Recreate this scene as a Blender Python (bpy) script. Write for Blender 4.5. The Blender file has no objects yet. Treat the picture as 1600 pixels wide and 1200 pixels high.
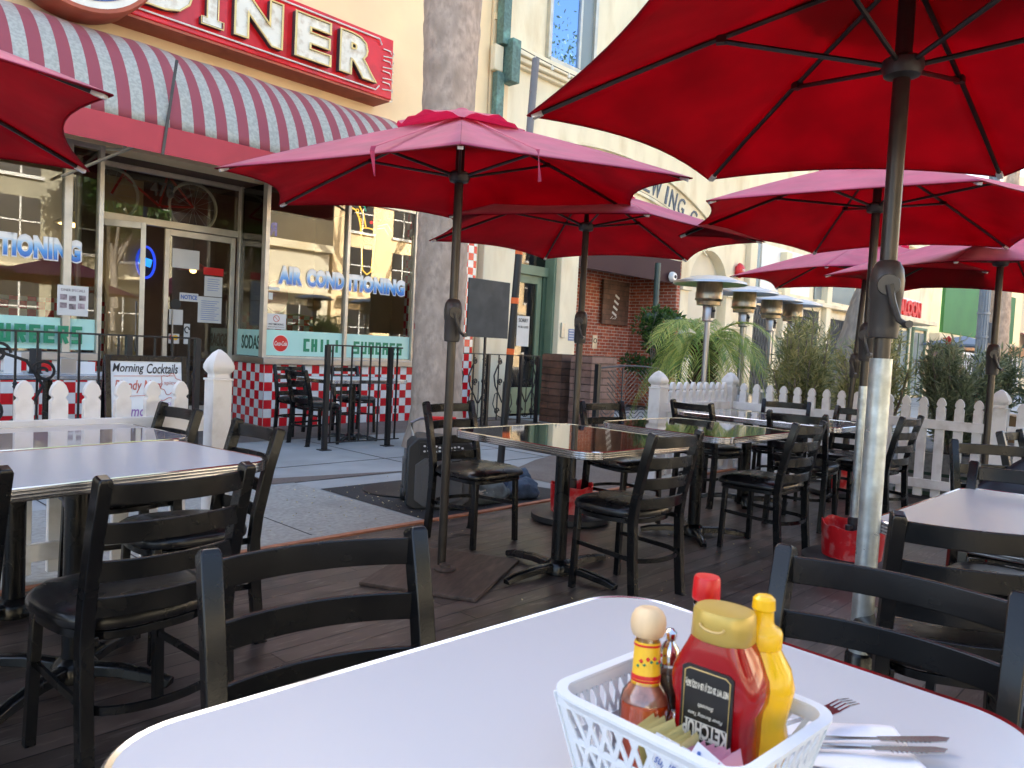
import bpy, math, random
from math import sin, cos, pi, radians as rad, sqrt
from mathutils import Vector, Matrix, noise as mnoise
random.seed(7)
D = bpy.data
S = bpy.context.scene
COL = S.collection
# ------------------------------------------------------------------ camera, world, sun, exposure
EYE = 1.23
cam_d = D.cameras.new('camera'); cam = D.objects.new('camera', cam_d); COL.objects.link(cam)
a = rad(43.4); pitch = math.atan(58/1200); roll = math.atan(0.05)
fh = Vector((cos(a), sin(a), 0)); up = Vector((0, 0, 1)); rt = fh.cross(up)
fw = fh*cos(pitch) - up*sin(pitch); u1 = rt.cross(fw)
R_ = rt*cos(roll) + u1*sin(roll); U_ = u1*cos(roll) - rt*sin(roll)
M = Matrix((R_, U_, -fw)).transposed().to_4x4(); M.translation = (0, 0, EYE)
cam.matrix_world = M
cam_d.sensor_width = 36; cam_d.lens = 27; cam_d.clip_end = 600; cam_d.clip_start = 0.02
cam_d.dof.use_dof = True; cam_d.dof.focus_distance = 3.6; cam_d.dof.aperture_fstop = 12
S.camera = cam
SUN_EL, SUN_AZ = rad(30), rad(8)      # azimuth measured from +Y towards +X
w = D.worlds.new('World'); S.world = w; w.use_nodes = True
nt = w.node_tree; sky = nt.nodes.new('ShaderNodeTexSky'); sky.sky_type = 'NISHITA'; sky.sun_disc = False
sky.sun_elevation = SUN_EL; sky.sun_rotation = SUN_AZ; sky.dust_density = 3.0; sky.ozone_density = .6; sky.air_density = .9
wb = nt.nodes.new('ShaderNodeVectorMath'); wb.operation = 'MULTIPLY'; wb.inputs[1].default_value = (1.05, 1.0, .95); nt.links.new(sky.outputs[0], wb.inputs[0]); nt.links.new(wb.outputs[0], nt.nodes['Background'].inputs[0]); nt.nodes['Background'].inputs[1].default_value = 0.15
sd = D.lights.new('sun', 'SUN'); sd.energy = 4.2; sd.angle = rad(0.5); sd.color = (1, .93, .82)
sun = D.objects.new('sun', sd); COL.objects.link(sun)
sdir = Vector((sin(SUN_AZ)*cos(SUN_EL), cos(SUN_AZ)*cos(SUN_EL), sin(SUN_EL)))
sun.rotation_euler = sdir.to_track_quat('Z', 'Y').to_euler(); sun.location = (0, 20, 25)
S.view_settings.view_transform = 'Standard'; S.view_settings.look = 'None'; S.view_settings.gamma = 1
S.view_settings.exposure = 2.52

# ------------------------------------------------------------------ materials
def nodes(m):
    m.use_nodes = True
    return m.node_tree, m.node_tree.nodes['Principled BSDF']
def mat(name, col, rough=.5, metal=0, var=0, vs=8, bump=0, bs=60, spec=.5, dirt=None, ds=2.5, stretch=None, coat=0, emit=None, es=1, sheen=0, rv=0):
    m = D.materials.new(name); t, b = nodes(m)
    b.inputs['Base Color'].default_value = (*col, 1); b.inputs['Roughness'].default_value = rough
    b.inputs['Metallic'].default_value = metal; b.inputs['Specular IOR Level'].default_value = spec
    b.inputs['Coat Weight'].default_value = coat; b.inputs['Sheen Weight'].default_value = sheen
    if emit: b.inputs['Emission Color'].default_value = (*emit, 1); b.inputs['Emission Strength'].default_value = es
    if var or bump or dirt or rv:
        tc = t.nodes.new('ShaderNodeTexCoord'); src = tc.outputs['Object']
        if stretch:
            mp = t.nodes.new('ShaderNodeMapping'); mp.inputs['Scale'].default_value = stretch
            t.links.new(src, mp.inputs[0]); src = mp.outputs[0]
        def nz(sc, det=4):
            n = t.nodes.new('ShaderNodeTexNoise'); n.inputs['Scale'].default_value = sc; n.inputs['Detail'].default_value = det
            t.links.new(src, n.inputs['Vector']); return n
        last = None
        if var:
            n = nz(vs); r = t.nodes.new('ShaderNodeValToRGB'); t.links.new(n.outputs['Fac'], r.inputs[0])
            r.color_ramp.elements[0].position = .3; r.color_ramp.elements[1].position = .7
            r.color_ramp.elements[0].color = (*[c*(1-var) for c in col], 1)
            r.color_ramp.elements[1].color = (*[min(1, c*(1+var)) for c in col], 1); last = r.outputs[0]
        if dirt:
            n = nz(ds, 6); r = t.nodes.new('ShaderNodeValToRGB'); t.links.new(n.outputs['Fac'], r.inputs[0])
            r.color_ramp.elements[0].position = .5; r.color_ramp.elements[1].position = .72
            r.color_ramp.elements[0].color = (0, 0, 0, 1); r.color_ramp.elements[1].color = (.75, .75, .75, 1)
            mx = t.nodes.new('ShaderNodeMix'); mx.data_type = 'RGBA'; t.links.new(r.outputs[0], mx.inputs[0])
            if last: t.links.new(last, mx.inputs[6])
            else: mx.inputs[6].default_value = (*col, 1)
            mx.inputs[7].default_value = (*dirt, 1); last = mx.outputs[2]
        if last: t.links.new(last, b.inputs['Base Color'])
        if rv:
            n = nz(vs*.7); mr = t.nodes.new('ShaderNodeMapRange'); t.links.new(n.outputs['Fac'], mr.inputs[0])
            mr.inputs[1].default_value = .3; mr.inputs[2].default_value = .7
            mr.inputs[3].default_value = max(.02, rough-rv); mr.inputs[4].default_value = min(1, rough+rv)
            t.links.new(mr.outputs[0], b.inputs['Roughness'])
        if bump:
            n = nz(bs, 5); bp = t.nodes.new('ShaderNodeBump'); bp.inputs['Strength'].default_value = bump; bp.inputs['Distance'].default_value = .01
            t.links.new(n.outputs['Fac'], bp.inputs['Height']); t.links.new(bp.outputs[0], b.inputs['Normal'])
    return m
def brick_mat(name, c1, c2, mortar, bw, bh, ms=.01, rough=.6, bump=.4, axis='XZ', offset=.5, bias=0, var=.25, scuff=None):
    """brick / plank / tile pattern in metres on the object's own coordinates"""
    m = D.materials.new(name); t, b = nodes(m); b.inputs['Roughness'].default_value = rough
    tc = t.nodes.new('ShaderNodeTexCoord'); sp = t.nodes.new('ShaderNodeSeparateXYZ'); cb = t.nodes.new('ShaderNodeCombineXYZ')
    t.links.new(tc.outputs['Object'], sp.inputs[0])
    if axis == 'XYZ':      # u = x + y so that side faces show bricks too
        ad = t.nodes.new('ShaderNodeMath'); t.links.new(sp.outputs[0], ad.inputs[0]); t.links.new(sp.outputs[1], ad.inputs[1])
        t.links.new(ad.outputs[0], cb.inputs[0]); t.links.new(sp.outputs[2], cb.inputs[1])
    else:
        t.links.new(sp.outputs['XYZ'.index(axis[0])], cb.inputs[0]); t.links.new(sp.outputs['XYZ'.index(axis[1])], cb.inputs[1])
    br = t.nodes.new('ShaderNodeTexBrick'); t.links.new(cb.outputs[0], br.inputs['Vector'])
    br.inputs['Scale'].default_value = 1; br.inputs['Brick Width'].default_value = bw; br.inputs['Row Height'].default_value = bh
    br.inputs['Mortar Size'].default_value = ms; br.inputs['Mortar Smooth'].default_value = .2; br.inputs['Bias'].default_value = bias
    br.offset = offset; br.inputs['Color1'].default_value = (*c1, 1); br.inputs['Color2'].default_value = (*c2, 1); br.inputs['Mortar'].default_value = (*mortar, 1)
    n = t.nodes.new('ShaderNodeTexNoise'); n.inputs['Scale'].default_value = 6; n.inputs['Detail'].default_value = 6; t.links.new(tc.outputs['Object'], n.inputs['Vector'])
    mr = t.nodes.new('ShaderNodeMapRange'); t.links.new(n.outputs['Fac'], mr.inputs[0]); mr.inputs[1].default_value = .3; mr.inputs[2].default_value = .7
    mr.inputs[3].default_value = 1-var; mr.inputs[4].default_value = 1+var
    mx = t.nodes.new('ShaderNodeVectorMath'); mx.operation = 'SCALE'; t.links.new(br.outputs['Color'], mx.inputs[0]); t.links.new(mr.outputs[0], mx.inputs['Scale'])
    res = mx.outputs[0]
    if scuff:      # pale scratches and worn spots along the boards
        mp = t.nodes.new('ShaderNodeMapping'); mp.inputs['Scale'].default_value = (2.2, 14, 1); t.links.new(tc.outputs['Object'], mp.inputs[0])
        n3 = t.nodes.new('ShaderNodeTexNoise'); n3.inputs['Scale'].default_value = 2.5; n3.inputs['Detail'].default_value = 9; n3.inputs['Roughness'].default_value = .7; t.links.new(mp.outputs[0], n3.inputs['Vector'])
        r3 = t.nodes.new('ShaderNodeValToRGB'); t.links.new(n3.outputs['Fac'], r3.inputs[0]); r3.color_ramp.elements[0].position = .54; r3.color_ramp.elements[1].position = .70
        r3.color_ramp.elements[1].color = (.7, .7, .7, 1)
        m3 = t.nodes.new('ShaderNodeMix'); m3.data_type = 'RGBA'; t.links.new(r3.outputs[0], m3.inputs[0]); t.links.new(res, m3.inputs[6]); m3.inputs[7].default_value = (*scuff, 1); res = m3.outputs[2]
        mr3 = t.nodes.new('ShaderNodeMapRange'); t.links.new(n.outputs['Fac'], mr3.inputs[0]); mr3.inputs[3].default_value = rough-.16; mr3.inputs[4].default_value = rough+.25; t.links.new(mr3.outputs[0], b.inputs['Roughness'])
    t.links.new(res, b.inputs['Base Color'])
    bp = t.nodes.new('ShaderNodeBump'); bp.inputs['Strength'].default_value = bump; bp.inputs['Distance'].default_value = .01; bp.invert = True
    t.links.new(br.outputs['Fac'], bp.inputs['Height']); t.links.new(bp.outputs[0], b.inputs['Normal'])
    return m
def checker_mat(name, c1, c2, s, off=(0, 0, 0)):
    m = D.materials.new(name); t, b = nodes(m); b.inputs['Roughness'].default_value = .18
    tc = t.nodes.new('ShaderNodeTexCoord'); mp = t.nodes.new('ShaderNodeMapping'); mp.inputs['Location'].default_value = off
    t.links.new(tc.outputs['Object'], mp.inputs[0])
    ck = t.nodes.new('ShaderNodeTexChecker'); ck.inputs['Scale'].default_value = 1/s; t.links.new(mp.outputs[0], ck.inputs['Vector'])
    ck.inputs['Color1'].default_value = (*c1, 1); ck.inputs['Color2'].default_value = (*c2, 1)
    # grout lines
    sp = t.nodes.new('ShaderNodeSeparateXYZ'); t.links.new(mp.outputs[0], sp.inputs[0]); last = None
    for i in (0, 1, 2):
        mo = t.nodes.new('ShaderNodeMath'); mo.operation = 'PINGPONG'; t.links.new(sp.outputs[i], mo.inputs[0]); mo.inputs[1].default_value = s/2
        # distance to nearest multiple of s
        lt = t.nodes.new('ShaderNodeMath'); lt.operation = 'LESS_THAN'; lt.inputs[1].default_value = .0018; t.links.new(mo.outputs[0], lt.inputs[0])
        if i == 1: continue
        if last:
            m2 = t.nodes.new('ShaderNodeMath'); m2.operation = 'MAXIMUM'; t.links.new(last, m2.inputs[0]); t.links.new(lt.outputs[0], m2.inputs[1]); last = m2.outputs[0]
        else: last = lt.outputs[0]
    n = t.nodes.new('ShaderNodeTexNoise'); n.inputs['Scale'].default_value = 9; t.links.new(mp.outputs[0], n.inputs['Vector'])
    mr = t.nodes.new('ShaderNodeMapRange'); t.links.new(n.outputs['Fac'], mr.inputs[0]); mr.inputs[3].default_value = .82; mr.inputs[4].default_value = 1.1
    vm = t.nodes.new('ShaderNodeVectorMath'); vm.operation = 'SCALE'; t.links.new(ck.outputs['Color'], vm.inputs[0]); t.links.new(mr.outputs[0], vm.inputs['Scale'])
    mx = t.nodes.new('ShaderNodeMix'); mx.data_type = 'RGBA'; t.links.new(last, mx.inputs[0]); t.links.new(vm.outputs[0], mx.inputs[6]); mx.inputs[7].default_value = (.35, .32, .3, 1)
    t.links.new(mx.outputs[2], b.inputs['Base Color'])
    return m
def glass_mat(name, tint=(.9, .92, .9), base=.1, rough=0.0, ior=1.5, gcol=(1, 1, 1)):
    m = D.materials.new(name); m.use_nodes = True; t = m.node_tree; t.nodes.remove(t.nodes['Principled BSDF'])
    out = t.nodes['Material Output']; tr = t.nodes.new('ShaderNodeBsdfTransparent'); tr.inputs[0].default_value = (*tint, 1)
    gl = t.nodes.new('ShaderNodeBsdfGlossy'); gl.inputs['Roughness'].default_value = rough; gl.inputs[0].default_value = (*gcol, 1)
    fr = t.nodes.new('ShaderNodeFresnel'); fr.inputs[0].default_value = ior
    ad = t.nodes.new('ShaderNodeMath'); ad.use_clamp = True; t.links.new(fr.outputs[0], ad.inputs[0]); ad.inputs[1].default_value = base
    mx = t.nodes.new('ShaderNodeMixShader'); t.links.new(ad.outputs[0], mx.inputs[0]); t.links.new(tr.outputs[0], mx.inputs[1]); t.links.new(gl.outputs[0], mx.inputs[2])
    t.links.new(mx.outputs[0], out.inputs[0]); return m
def fabric_mat(name, col, trans, tf=.4, sheen=.5, stripes=None):
    m = D.materials.new(name); t, b = nodes(m); out = t.nodes['Material Output']
    b.inputs['Base Color'].default_value = (*col, 1); b.inputs['Roughness'].default_value = .62; b.inputs['Sheen Weight'].default_value = sheen
    b.inputs['Sheen Roughness'].default_value = .45; b.inputs['Sheen Tint'].default_value = (1, .55, .65, 1); b.inputs['Specular IOR Level'].default_value = .45
    tl = t.nodes.new('ShaderNodeBsdfTranslucent'); tl.inputs[0].default_value = (*trans, 1)
    mx = t.nodes.new('ShaderNodeMixShader'); mx.inputs[0].default_value = tf
    tc = t.nodes.new('ShaderNodeTexCoord')
    n = t.nodes.new('ShaderNodeTexNoise'); n.inputs['Scale'].default_value = 2.5; n.inputs['Detail'].default_value = 3; t.links.new(tc.outputs['Object'], n.inputs['Vector'])
    bp = t.nodes.new('ShaderNodeBump'); bp.inputs['Strength'].default_value = .35; bp.inputs['Distance'].default_value = .05
    t.links.new(n.outputs['Fac'], bp.inputs['Height']); t.links.new(bp.outputs[0], b.inputs['Normal'])
    if not stripes:
        n4 = t.nodes.new('ShaderNodeTexNoise'); n4.inputs['Scale'].default_value = 4.5; n4.inputs['Detail'].default_value = 7; t.links.new(tc.outputs['Object'], n4.inputs['Vector'])
        m4 = t.nodes.new('ShaderNodeMapRange'); t.links.new(n4.outputs['Fac'], m4.inputs[0]); m4.inputs[1].default_value = .3; m4.inputs[2].default_value = .7; m4.inputs[3].default_value = .82; m4.inputs[4].default_value = 1.12
        for c_, s_ in ((col, b.inputs['Base Color']), (trans, tl.inputs[0])):
            v4 = t.nodes.new('ShaderNodeVectorMath'); v4.operation = 'SCALE'; v4.inputs[0].default_value = c_; t.links.new(m4.outputs[0], v4.inputs['Scale']); t.links.new(v4.outputs[0], s_)
    if stripes:
        sp = t.nodes.new('ShaderNodeSeparateXYZ'); t.links.new(tc.outputs['Object'], sp.inputs[0])
        mo = t.nodes.new('ShaderNodeMath'); mo.operation = 'PINGPONG'; mo.inputs[1].default_value = stripes[0]/2; t.links.new(sp.outputs[0], mo.inputs[0])
        gt = t.nodes.new('ShaderNodeMath'); gt.operation = 'GREATER_THAN'; gt.inputs[1].default_value = stripes[0]/4; t.links.new(mo.outputs[0], gt.inputs[0])
        n2 = t.nodes.new('ShaderNodeTexNoise'); n2.inputs['Scale'].default_value = 30; t.links.new(tc.outputs['Object'], n2.inputs['Vector'])
        r = t.nodes.new('ShaderNodeValToRGB'); t.links.new(n2.outputs['Fac'], r.inputs[0]); r.color_ramp.elements[0].position = .4; r.color_ramp.elements[1].position = .6
        r.color_ramp.elements[0].color = (*[c*.78 for c in stripes[1]], 1); r.color_ramp.elements[1].color = (*stripes[1], 1)
        mc = t.nodes.new('ShaderNodeMix'); mc.data_type = 'RGBA'; t.links.new(gt.outputs[0], mc.inputs[0]); mc.inputs[6].default_value = (*col, 1); t.links.new(r.outputs[0], mc.inputs[7])
        t.links.new(mc.outputs[2], b.inputs['Base Color']); t.links.new(mc.outputs[2], tl.inputs[0])
    t.links.new(b.outputs[0], mx.inputs[1]); t.links.new(tl.outputs[0], mx.inputs[2]); t.links.new(mx.outputs[0], out.inputs[0]); return m
def leaf_mat(name, c1, c2, rough=.45):
    m = D.materials.new(name); t, b = nodes(m); out = t.nodes['Material Output']
    g = t.nodes.new('ShaderNodeNewGeometry'); r = t.nodes.new('ShaderNodeValToRGB'); t.links.new(g.outputs['Random Per Island'], r.inputs[0])
    r.color_ramp.elements[0].color = (*c1, 1); r.color_ramp.elements[1].color = (*c2, 1); t.links.new(r.outputs[0], b.inputs['Base Color'])
    b.inputs['Roughness'].default_value = rough
    tl = t.nodes.new('ShaderNodeBsdfTranslucent'); t.links.new(r.outputs[0], tl.inputs[0])
    mx = t.nodes.new('ShaderNodeMixShader'); mx.inputs[0].default_value = .3; t.links.new(b.outputs[0], mx.inputs[1]); t.links.new(tl.outputs[0], mx.inputs[2])
    t.links.new(mx.outputs[0], out.inputs[0]); return m
def grad_mat(name, stops, z0, z1, rough=.3, axis=2):
    """paint whose colour changes along one of the object's own axes"""
    m = D.materials.new(name); t, b = nodes(m); b.inputs['Roughness'].default_value = rough
    tc = t.nodes.new('ShaderNodeTexCoord'); sp = t.nodes.new('ShaderNodeSeparateXYZ'); t.links.new(tc.outputs['Object'], sp.inputs[0])
    mr = t.nodes.new('ShaderNodeMapRange'); t.links.new(sp.outputs[axis], mr.inputs[0]); mr.inputs[1].default_value = z0; mr.inputs[2].default_value = z1
    r = t.nodes.new('ShaderNodeValToRGB'); t.links.new(mr.outputs[0], r.inputs[0])
    r.color_ramp.elements[0].position = stops[0][0]; r.color_ramp.elements[0].color = (*stops[0][1], 1)
    r.color_ramp.elements[1].position = stops[-1][0]; r.color_ramp.elements[1].color = (*stops[-1][1], 1)
    for p, c in stops[1:-1]: e = r.color_ramp.elements.new(p); e.color = (*c, 1)
    t.links.new(r.outputs[0], b.inputs['Base Color']); return m

K = {}
K['black'] = mat('black_powder_coat', (.0042, .0044, .005), .24, spec=.42, rv=.08, vs=14, bump=.05, bs=300, dirt=(.009, .0085, .008), ds=9)
K['vinyl'] = mat('black_vinyl', (.0055, .0055, .0065), .27, spec=.42, rv=.08, vs=7, bump=.2, bs=14, dirt=(.022, .018, .015), ds=4)
K['iron'] = mat('wrought_iron', (.012, .012, .012), .45, bump=.1, bs=80)
K['white_lam'] = mat('white_laminate', (.48, .48, .50), .27, bump=.03, bs=400)
K['blue_lam'] = mat('pale_blue_laminate', (.60, .63, .68), .22, bump=.03, bs=400)
K['grey_lam'] = mat('speckled_grey_laminate', (.30, .29, .33), .04, var=.3, vs=220, coat=.5)
K['dark_lam'] = mat('dark_glossy_laminate', (.05, .036, .032), .05, var=.3, vs=120, coat=.7)
K['chrome'] = mat('ribbed_chrome', (.75, .75, .76), .14, 1)
K['steel'] = mat('brushed_steel', (.42, .42, .43), .38, 1)
K['galv'] = mat('galvanised_pipe', (.50, .55, .56), .38, .75, var=.22, vs=26, rv=.12, dirt=(.3, .29, .25), ds=7)
K['bronze'] = mat('bronze_pole', (.055, .048, .042), .32, .55, var=.2, vs=10)
K['bronze_pl'] = mat('bronze_plastic', (.05, .044, .04), .35, var=.15, vs=10)
K['canopy'] = fabric_mat('crimson_canopy_top_sky_sheen', (.68, .09, .20), (.8, .02, .08), .42, .5)  # pink sheen of the sky on the upper side, put into the colour
K['canopy_under'] = fabric_mat('crimson_canopy_shaded_underside', (.12, .0008, .012), (.60, .001, .050), .6, 0)  # same cloth seen from below, its shade put into a darker red
K['awning'] = fabric_mat('striped_awning_fabric', (.34, .07, .095), (.3, .02, .03), .16, .3, stripes=(.257, (.50, .52, .47)))
K['awning_red'] = mat('awning_red_valance', (.42, .025, .04), .5, var=.12, vs=2)
K['wpaint'] = mat('white_vinyl_paint', (.82, .82, .81), .4, var=.04, vs=3, dirt=(.56, .54, .50), ds=7)
K['cream'] = mat('cream_stucco', (.86, .66, .40), .85, var=.07, vs=1.2, bump=.25, bs=50, dirt=(.80, .62, .40), ds=.9)
K['lime'] = mat('weathered_limestone_paint', (.78, .69, .50), .85, var=.1, vs=1.6, bump=.3, bs=30, dirt=(.6, .47, .28), ds=2.2, stretch=(1, 1, .35))
K['beige'] = mat('beige_stucco', (.66, .60, .47), .85, var=.07, vs=1.5, bump=.2, bs=40)
K['sign_red'] = mat('sign_red_enamel', (.68, .009, .016), .3, var=.12, vs=3, dirt=(.3, .01, .01), ds=2)
K['sign_brown'] = mat('sign_side_faded', (.42, .10, .05), .6, var=.25, vs=3, dirt=(.3, .06, .03), ds=3)
K['ivory'] = mat('ivory_enamel', (.80, .78, .68), .4, var=.05, vs=5, dirt=(.45, .35, .22), ds=9)
K['dkgrey'] = mat('dark_grey_metal', (.05, .05, .055), .5)
K['glass'] = glass_mat('window_glass', (.86, .87, .82), .025)
K['glass_clear'] = glass_mat('clear_glass', (.92, .92, .9), .05)
K['al'] = mat('anodised_frame', (.55, .52, .45), .42, .6, var=.12, vs=6)
K['mint'] = mat('mint_window_vinyl', (.42, .72, .66), .3, var=.04, vs=3)
K['green_txt'] = mat('green_lettering', (.0, .22, .11), .35)
K['dgreen_txt'] = mat('dark_green_lettering', (.01, .07, .05), .35)
K['check'] = checker_mat('red_white_check_tile', (.62, .008, .018), (.76, .76, .75), .1195)
K['red'] = mat('red_paint', (.55, .006, .012), .4, var=.15, vs=8, dirt=(.6, .3, .28), ds=14)
K['redpl'] = mat('red_plastic', (.6, .01, .012), .3)
K['conc'] = mat('sidewalk_concrete', (.35, .36, .36), .8, var=.16, vs=2.2, bump=.35, bs=90, dirt=(.20, .21, .21), ds=1.1)
K['conc2'] = mat('rough_concrete', (.33, .33, .31), .85, var=.2, vs=30, bump=.5, bs=150, dirt=(.24, .24, .22), ds=2)
K['brownagg'] = mat('brown_aggregate', (.15, .12, .105), .8, var=.3, vs=60, bump=.4, bs=160, dirt=(.2, .18, .16), ds=2)
K['asphalt'] = mat('asphalt', (.05, .05, .052), .8, var=.3, vs=50, bump=.5, bs=150)
K['soil'] = mat('tree_well_rubber', (.028, .028, .03), .8, var=.3, vs=60, bump=.5, bs=120)
K['terracotta'] = mat('terracotta_edging', (.42, .17, .09), .7, var=.25, vs=12)
K['plywood'] = mat('worn_plywood', (.062, .040, .031), .55, var=.35, vs=9, stretch=(1, 6, 1), bump=.2, bs=30, dirt=(.15, .1, .08), ds=3)
K['deck'] = brick_mat('dark_deck_boards', (.052, .038, .032), (.10, .072, .060), (.010, .008, .007), 2.4, .115, .004, .33, .6, 'XY', .37, var=.5, scuff=(.26, .22, .19))
K['brick'] = brick_mat('red_brick', (.42, .10, .042), (.29, .055, .024), (.50, .40, .33), .215, .072, .008, .75, .6, 'XYZ', .5)
K['crate'] = brick_mat('stained_planter_boards', (.085, .038, .022), (.14, .07, .045), (.01, .006, .004), .9, .115, .004, .6, .5, 'XYZ', .3, var=.4)
K['crate2'] = brick_mat('weathered_planter_boards', (.20, .11, .08), (.26, .16, .125), (.03, .02, .015), .9, .115, .004, .7, .5, 'XYZ', .3, var=.3)
K['sage'] = mat('sage_green_paint', (.13, .19, .125), .45, var=.12, vs=3)
K['dsage'] = mat('deep_green_paint', (.045, .085, .055), .45, var=.12, vs=3)
K['pipe'] = mat('dark_green_pipe', (.03, .06, .055), .4, var=.2, vs=8)
K['patina'] = mat('copper_patina', (.10, .17, .15), .6, .3, var=.3, vs=20, dirt=(.20, .42, .36), ds=4)
K['greypaint'] = mat('grey_pipe_paint', (.16, .16, .165), .5, var=.1, vs=5)
K['maroon'] = mat('maroon_canvas', (.035, .005, .007), .7)
K['trunk'] = mat('palm_bark', (.44, .34, .265), .95, var=.25, vs=10, bump=1.0, bs=16, stretch=(1.6, 1.6, 1), dirt=(.26, .20, .15), ds=5)
K['bark'] = mat('grey_bark', (.24, .21, .18), .9, var=.3, vs=12, bump=.9, bs=26, stretch=(1, 1, .35))
K['fiber'] = mat('palm_fibre', (.09, .04, .025), .95, var=.4, vs=30, bump=1, bs=50)
K['leaf_dark'] = leaf_mat('glossy_dark_leaf', (.015, .045, .012), (.075, .16, .03), .35)
K['leaf_olive'] = leaf_mat('grey_green_leaf', (.10, .14, .07), (.33, .37, .22), .6)
K['leaf_yel'] = leaf_mat('dry_shrub_leaf', (.15, .18, .06), (.46, .44, .20), .6)
K['leaf_palm'] = leaf_mat('palm_leaflet', (.14, .30, .06), (.58, .62, .16), .45)
K['flower'] = mat('red_flower', (.5, .03, .02), .6)
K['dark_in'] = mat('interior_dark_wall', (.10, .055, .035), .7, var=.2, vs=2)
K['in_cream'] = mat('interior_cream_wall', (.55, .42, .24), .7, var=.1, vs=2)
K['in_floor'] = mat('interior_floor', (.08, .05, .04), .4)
K['lampglow'] = mat('lit_lamp_glow', (.9, .6, .25), .5, emit=(1, .62, .22), es=1.6)
K['lampred'] = mat('red_lamp_shade', (.35, .02, .02), .35)
K['neon_y'] = mat('neon_amber', (.9, .6, .1), .4, emit=(1, .5, .06), es=.45)
K['neon_r'] = mat('neon_red', (.9, .05, .05), .4, emit=(1, .03, .03), es=.35)
K['neon_g'] = mat('neon_teal', (.05, .5, .4), .4, emit=(.05, .8, .6), es=.12)
K['neon_b'] = mat('neon_blue', (.05, .1, .9), .4, emit=(.02, .08, 1), es=.16)
K['neon_lb'] = mat('neon_light_blue', (.05, .3, .9), .4, emit=(.02, .3, 1), es=.25)
K['neon_w'] = mat('unlit_glass_tube', (.75, .72, .66), .25)
K['neon_c'] = mat('unlit_amber_tube', (.80, .62, .26), .25)
K['paper'] = mat('paper', (.62, .62, .60), .6, var=.03)
K['ink'] = mat('black_ink', (.02, .02, .02), .6)
K['ink_grey'] = mat('grey_ink', (.25, .25, .26), .6)
K['ink_red'] = mat('red_marker', (.55, .16, .12), .6)
K['ink_pur'] = mat('violet_marker', (.28, .16, .42), .6)
K['ink_blue'] = mat('blue_ink', (.05, .14, .45), .5)
K['wboard'] = mat('whiteboard', (.72, .77, .80), .25)
K['chalk'] = mat('chalkboard_grey', (.055, .055, .052), .8, var=.2, vs=4, dirt=(.09, .09, .085), ds=3)
K['orange'] = mat('orange_tape', (.85, .14, .02), .45)
K['bulb'] = mat('bulb_glass', (.75, .7, .6), .15)
K['tyre'] = mat('cream_tyre', (.6, .58, .52), .6)
K['bikered'] = mat('bicycle_red', (.5, .03, .02), .3)
K['spk'] = mat('speaker_plastic', (.022, .024, .027), .45)
K['spkgrille'] = mat('speaker_grille', (.10, .102, .105), .55, bump=.8, bs=260)
K['denim'] = mat('denim_cloth', (.06, .10, .16), .9, var=.3, vs=20, bump=.5, bs=40)
K['denim2'] = mat('grey_cloth', (.14, .18, .19), .9, var=.3, vs=14, bump=.5, bs=30)
K['pinkcl'] = mat('pink_cloth', (.5, .22, .2), .9, var=.4, vs=20)
K['blackcl'] = mat('black_nylon', (.012, .012, .016), .5, bump=.4, bs=12)
K['keg'] = mat('keg_steel', (.5, .5, .5), .28, 1, var=.1, vs=8)
K['card'] = mat('cardboard', (.32, .19, .09), .8, var=.1)
K['rope'] = mat('white_rope', (.6, .6, .56), .8)
K['basket'] = mat('white_basket_plastic', (.66, .70, .74), .3)
K['ketchup'] = mat('ketchup_red', (.30, .0015, .004), .12, coat=.15)
K['gold'] = mat('gold_cap', (.52, .36, .08), .32, .25)
K['mustard'] = mat('mustard_yellow', (.85, .48, .005), .25, coat=.2)
K['wood'] = mat('pale_wood', (.72, .52, .30), .5, var=.12, vs=40, stretch=(1, 1, .2))
K['sauce'] = mat('orange_hot_sauce', (.85, .14, .02), .25, coat=1)
K['gl_amber'] = glass_mat('amber_tinted_glass', (.99, .94, .91), .04)
K['yel_label'] = mat('yellow_label', (.85, .50, .02), .4)
K['black_label'] = mat('black_label', (.015, .014, .013), .3)
K['cream_ink'] = mat('cream_ink', (.7, .66, .55), .5)
K['gold_ink'] = mat('gold_ink', (.6, .42, .15), .4)
K['pepper'] = mat('ground_pepper', (.12, .09, .06), .8, var=.4, vs=200)
K['salt'] = mat('salt', (.75, .72, .64), .8)
K['pk_y'] = mat('packet_yellow', (.72, .60, .25), .55, var=.1)
K['pk_w'] = mat('packet_white', (.78, .78, .80), .55)
K['pk_p'] = mat('packet_pink', (.70, .32, .40), .55)
K['napkin'] = mat('paper_napkin', (.74, .74, .80), .9, bump=.2, bs=60)
K['cutlery'] = mat('stainless_cutlery', (.45, .45, .46), .16, 1)
K['litter'] = mat('dry_petals', (.62, .52, .30), .8, var=.3, vs=40)
K['green_board'] = mat('green_hoarding', (.04, .17, .04), .5, var=.2, vs=.6)
K['shutter'] = mat('dark_metal_gate', (.06, .055, .05), .5)
K['winblue'] = glass_mat('reflective_pane', (.15, .2, .25), .62, gcol=(.32, .50, .85))  # deep blue of the mirrored sky put into the reflection colour
K['facing'] = mat('facing_wall', (.38, .355, .27), .85, var=.1, vs=1)
K['grey_win'] = mat('grey_window', (.20, .24, .25), .2)
K['lamppost'] = mat('lamp_post_grey', (.22, .25, .28), .5, var=.1)
K['roofred'] = mat('dark_red_awning', (.16, .02, .02), .7)
K['white_pl'] = mat('white_plastic', (.75, .75, .74), .35)
K['blue_mir'] = mat('dark_opening', (.012, .012, .014), .4)

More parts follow.
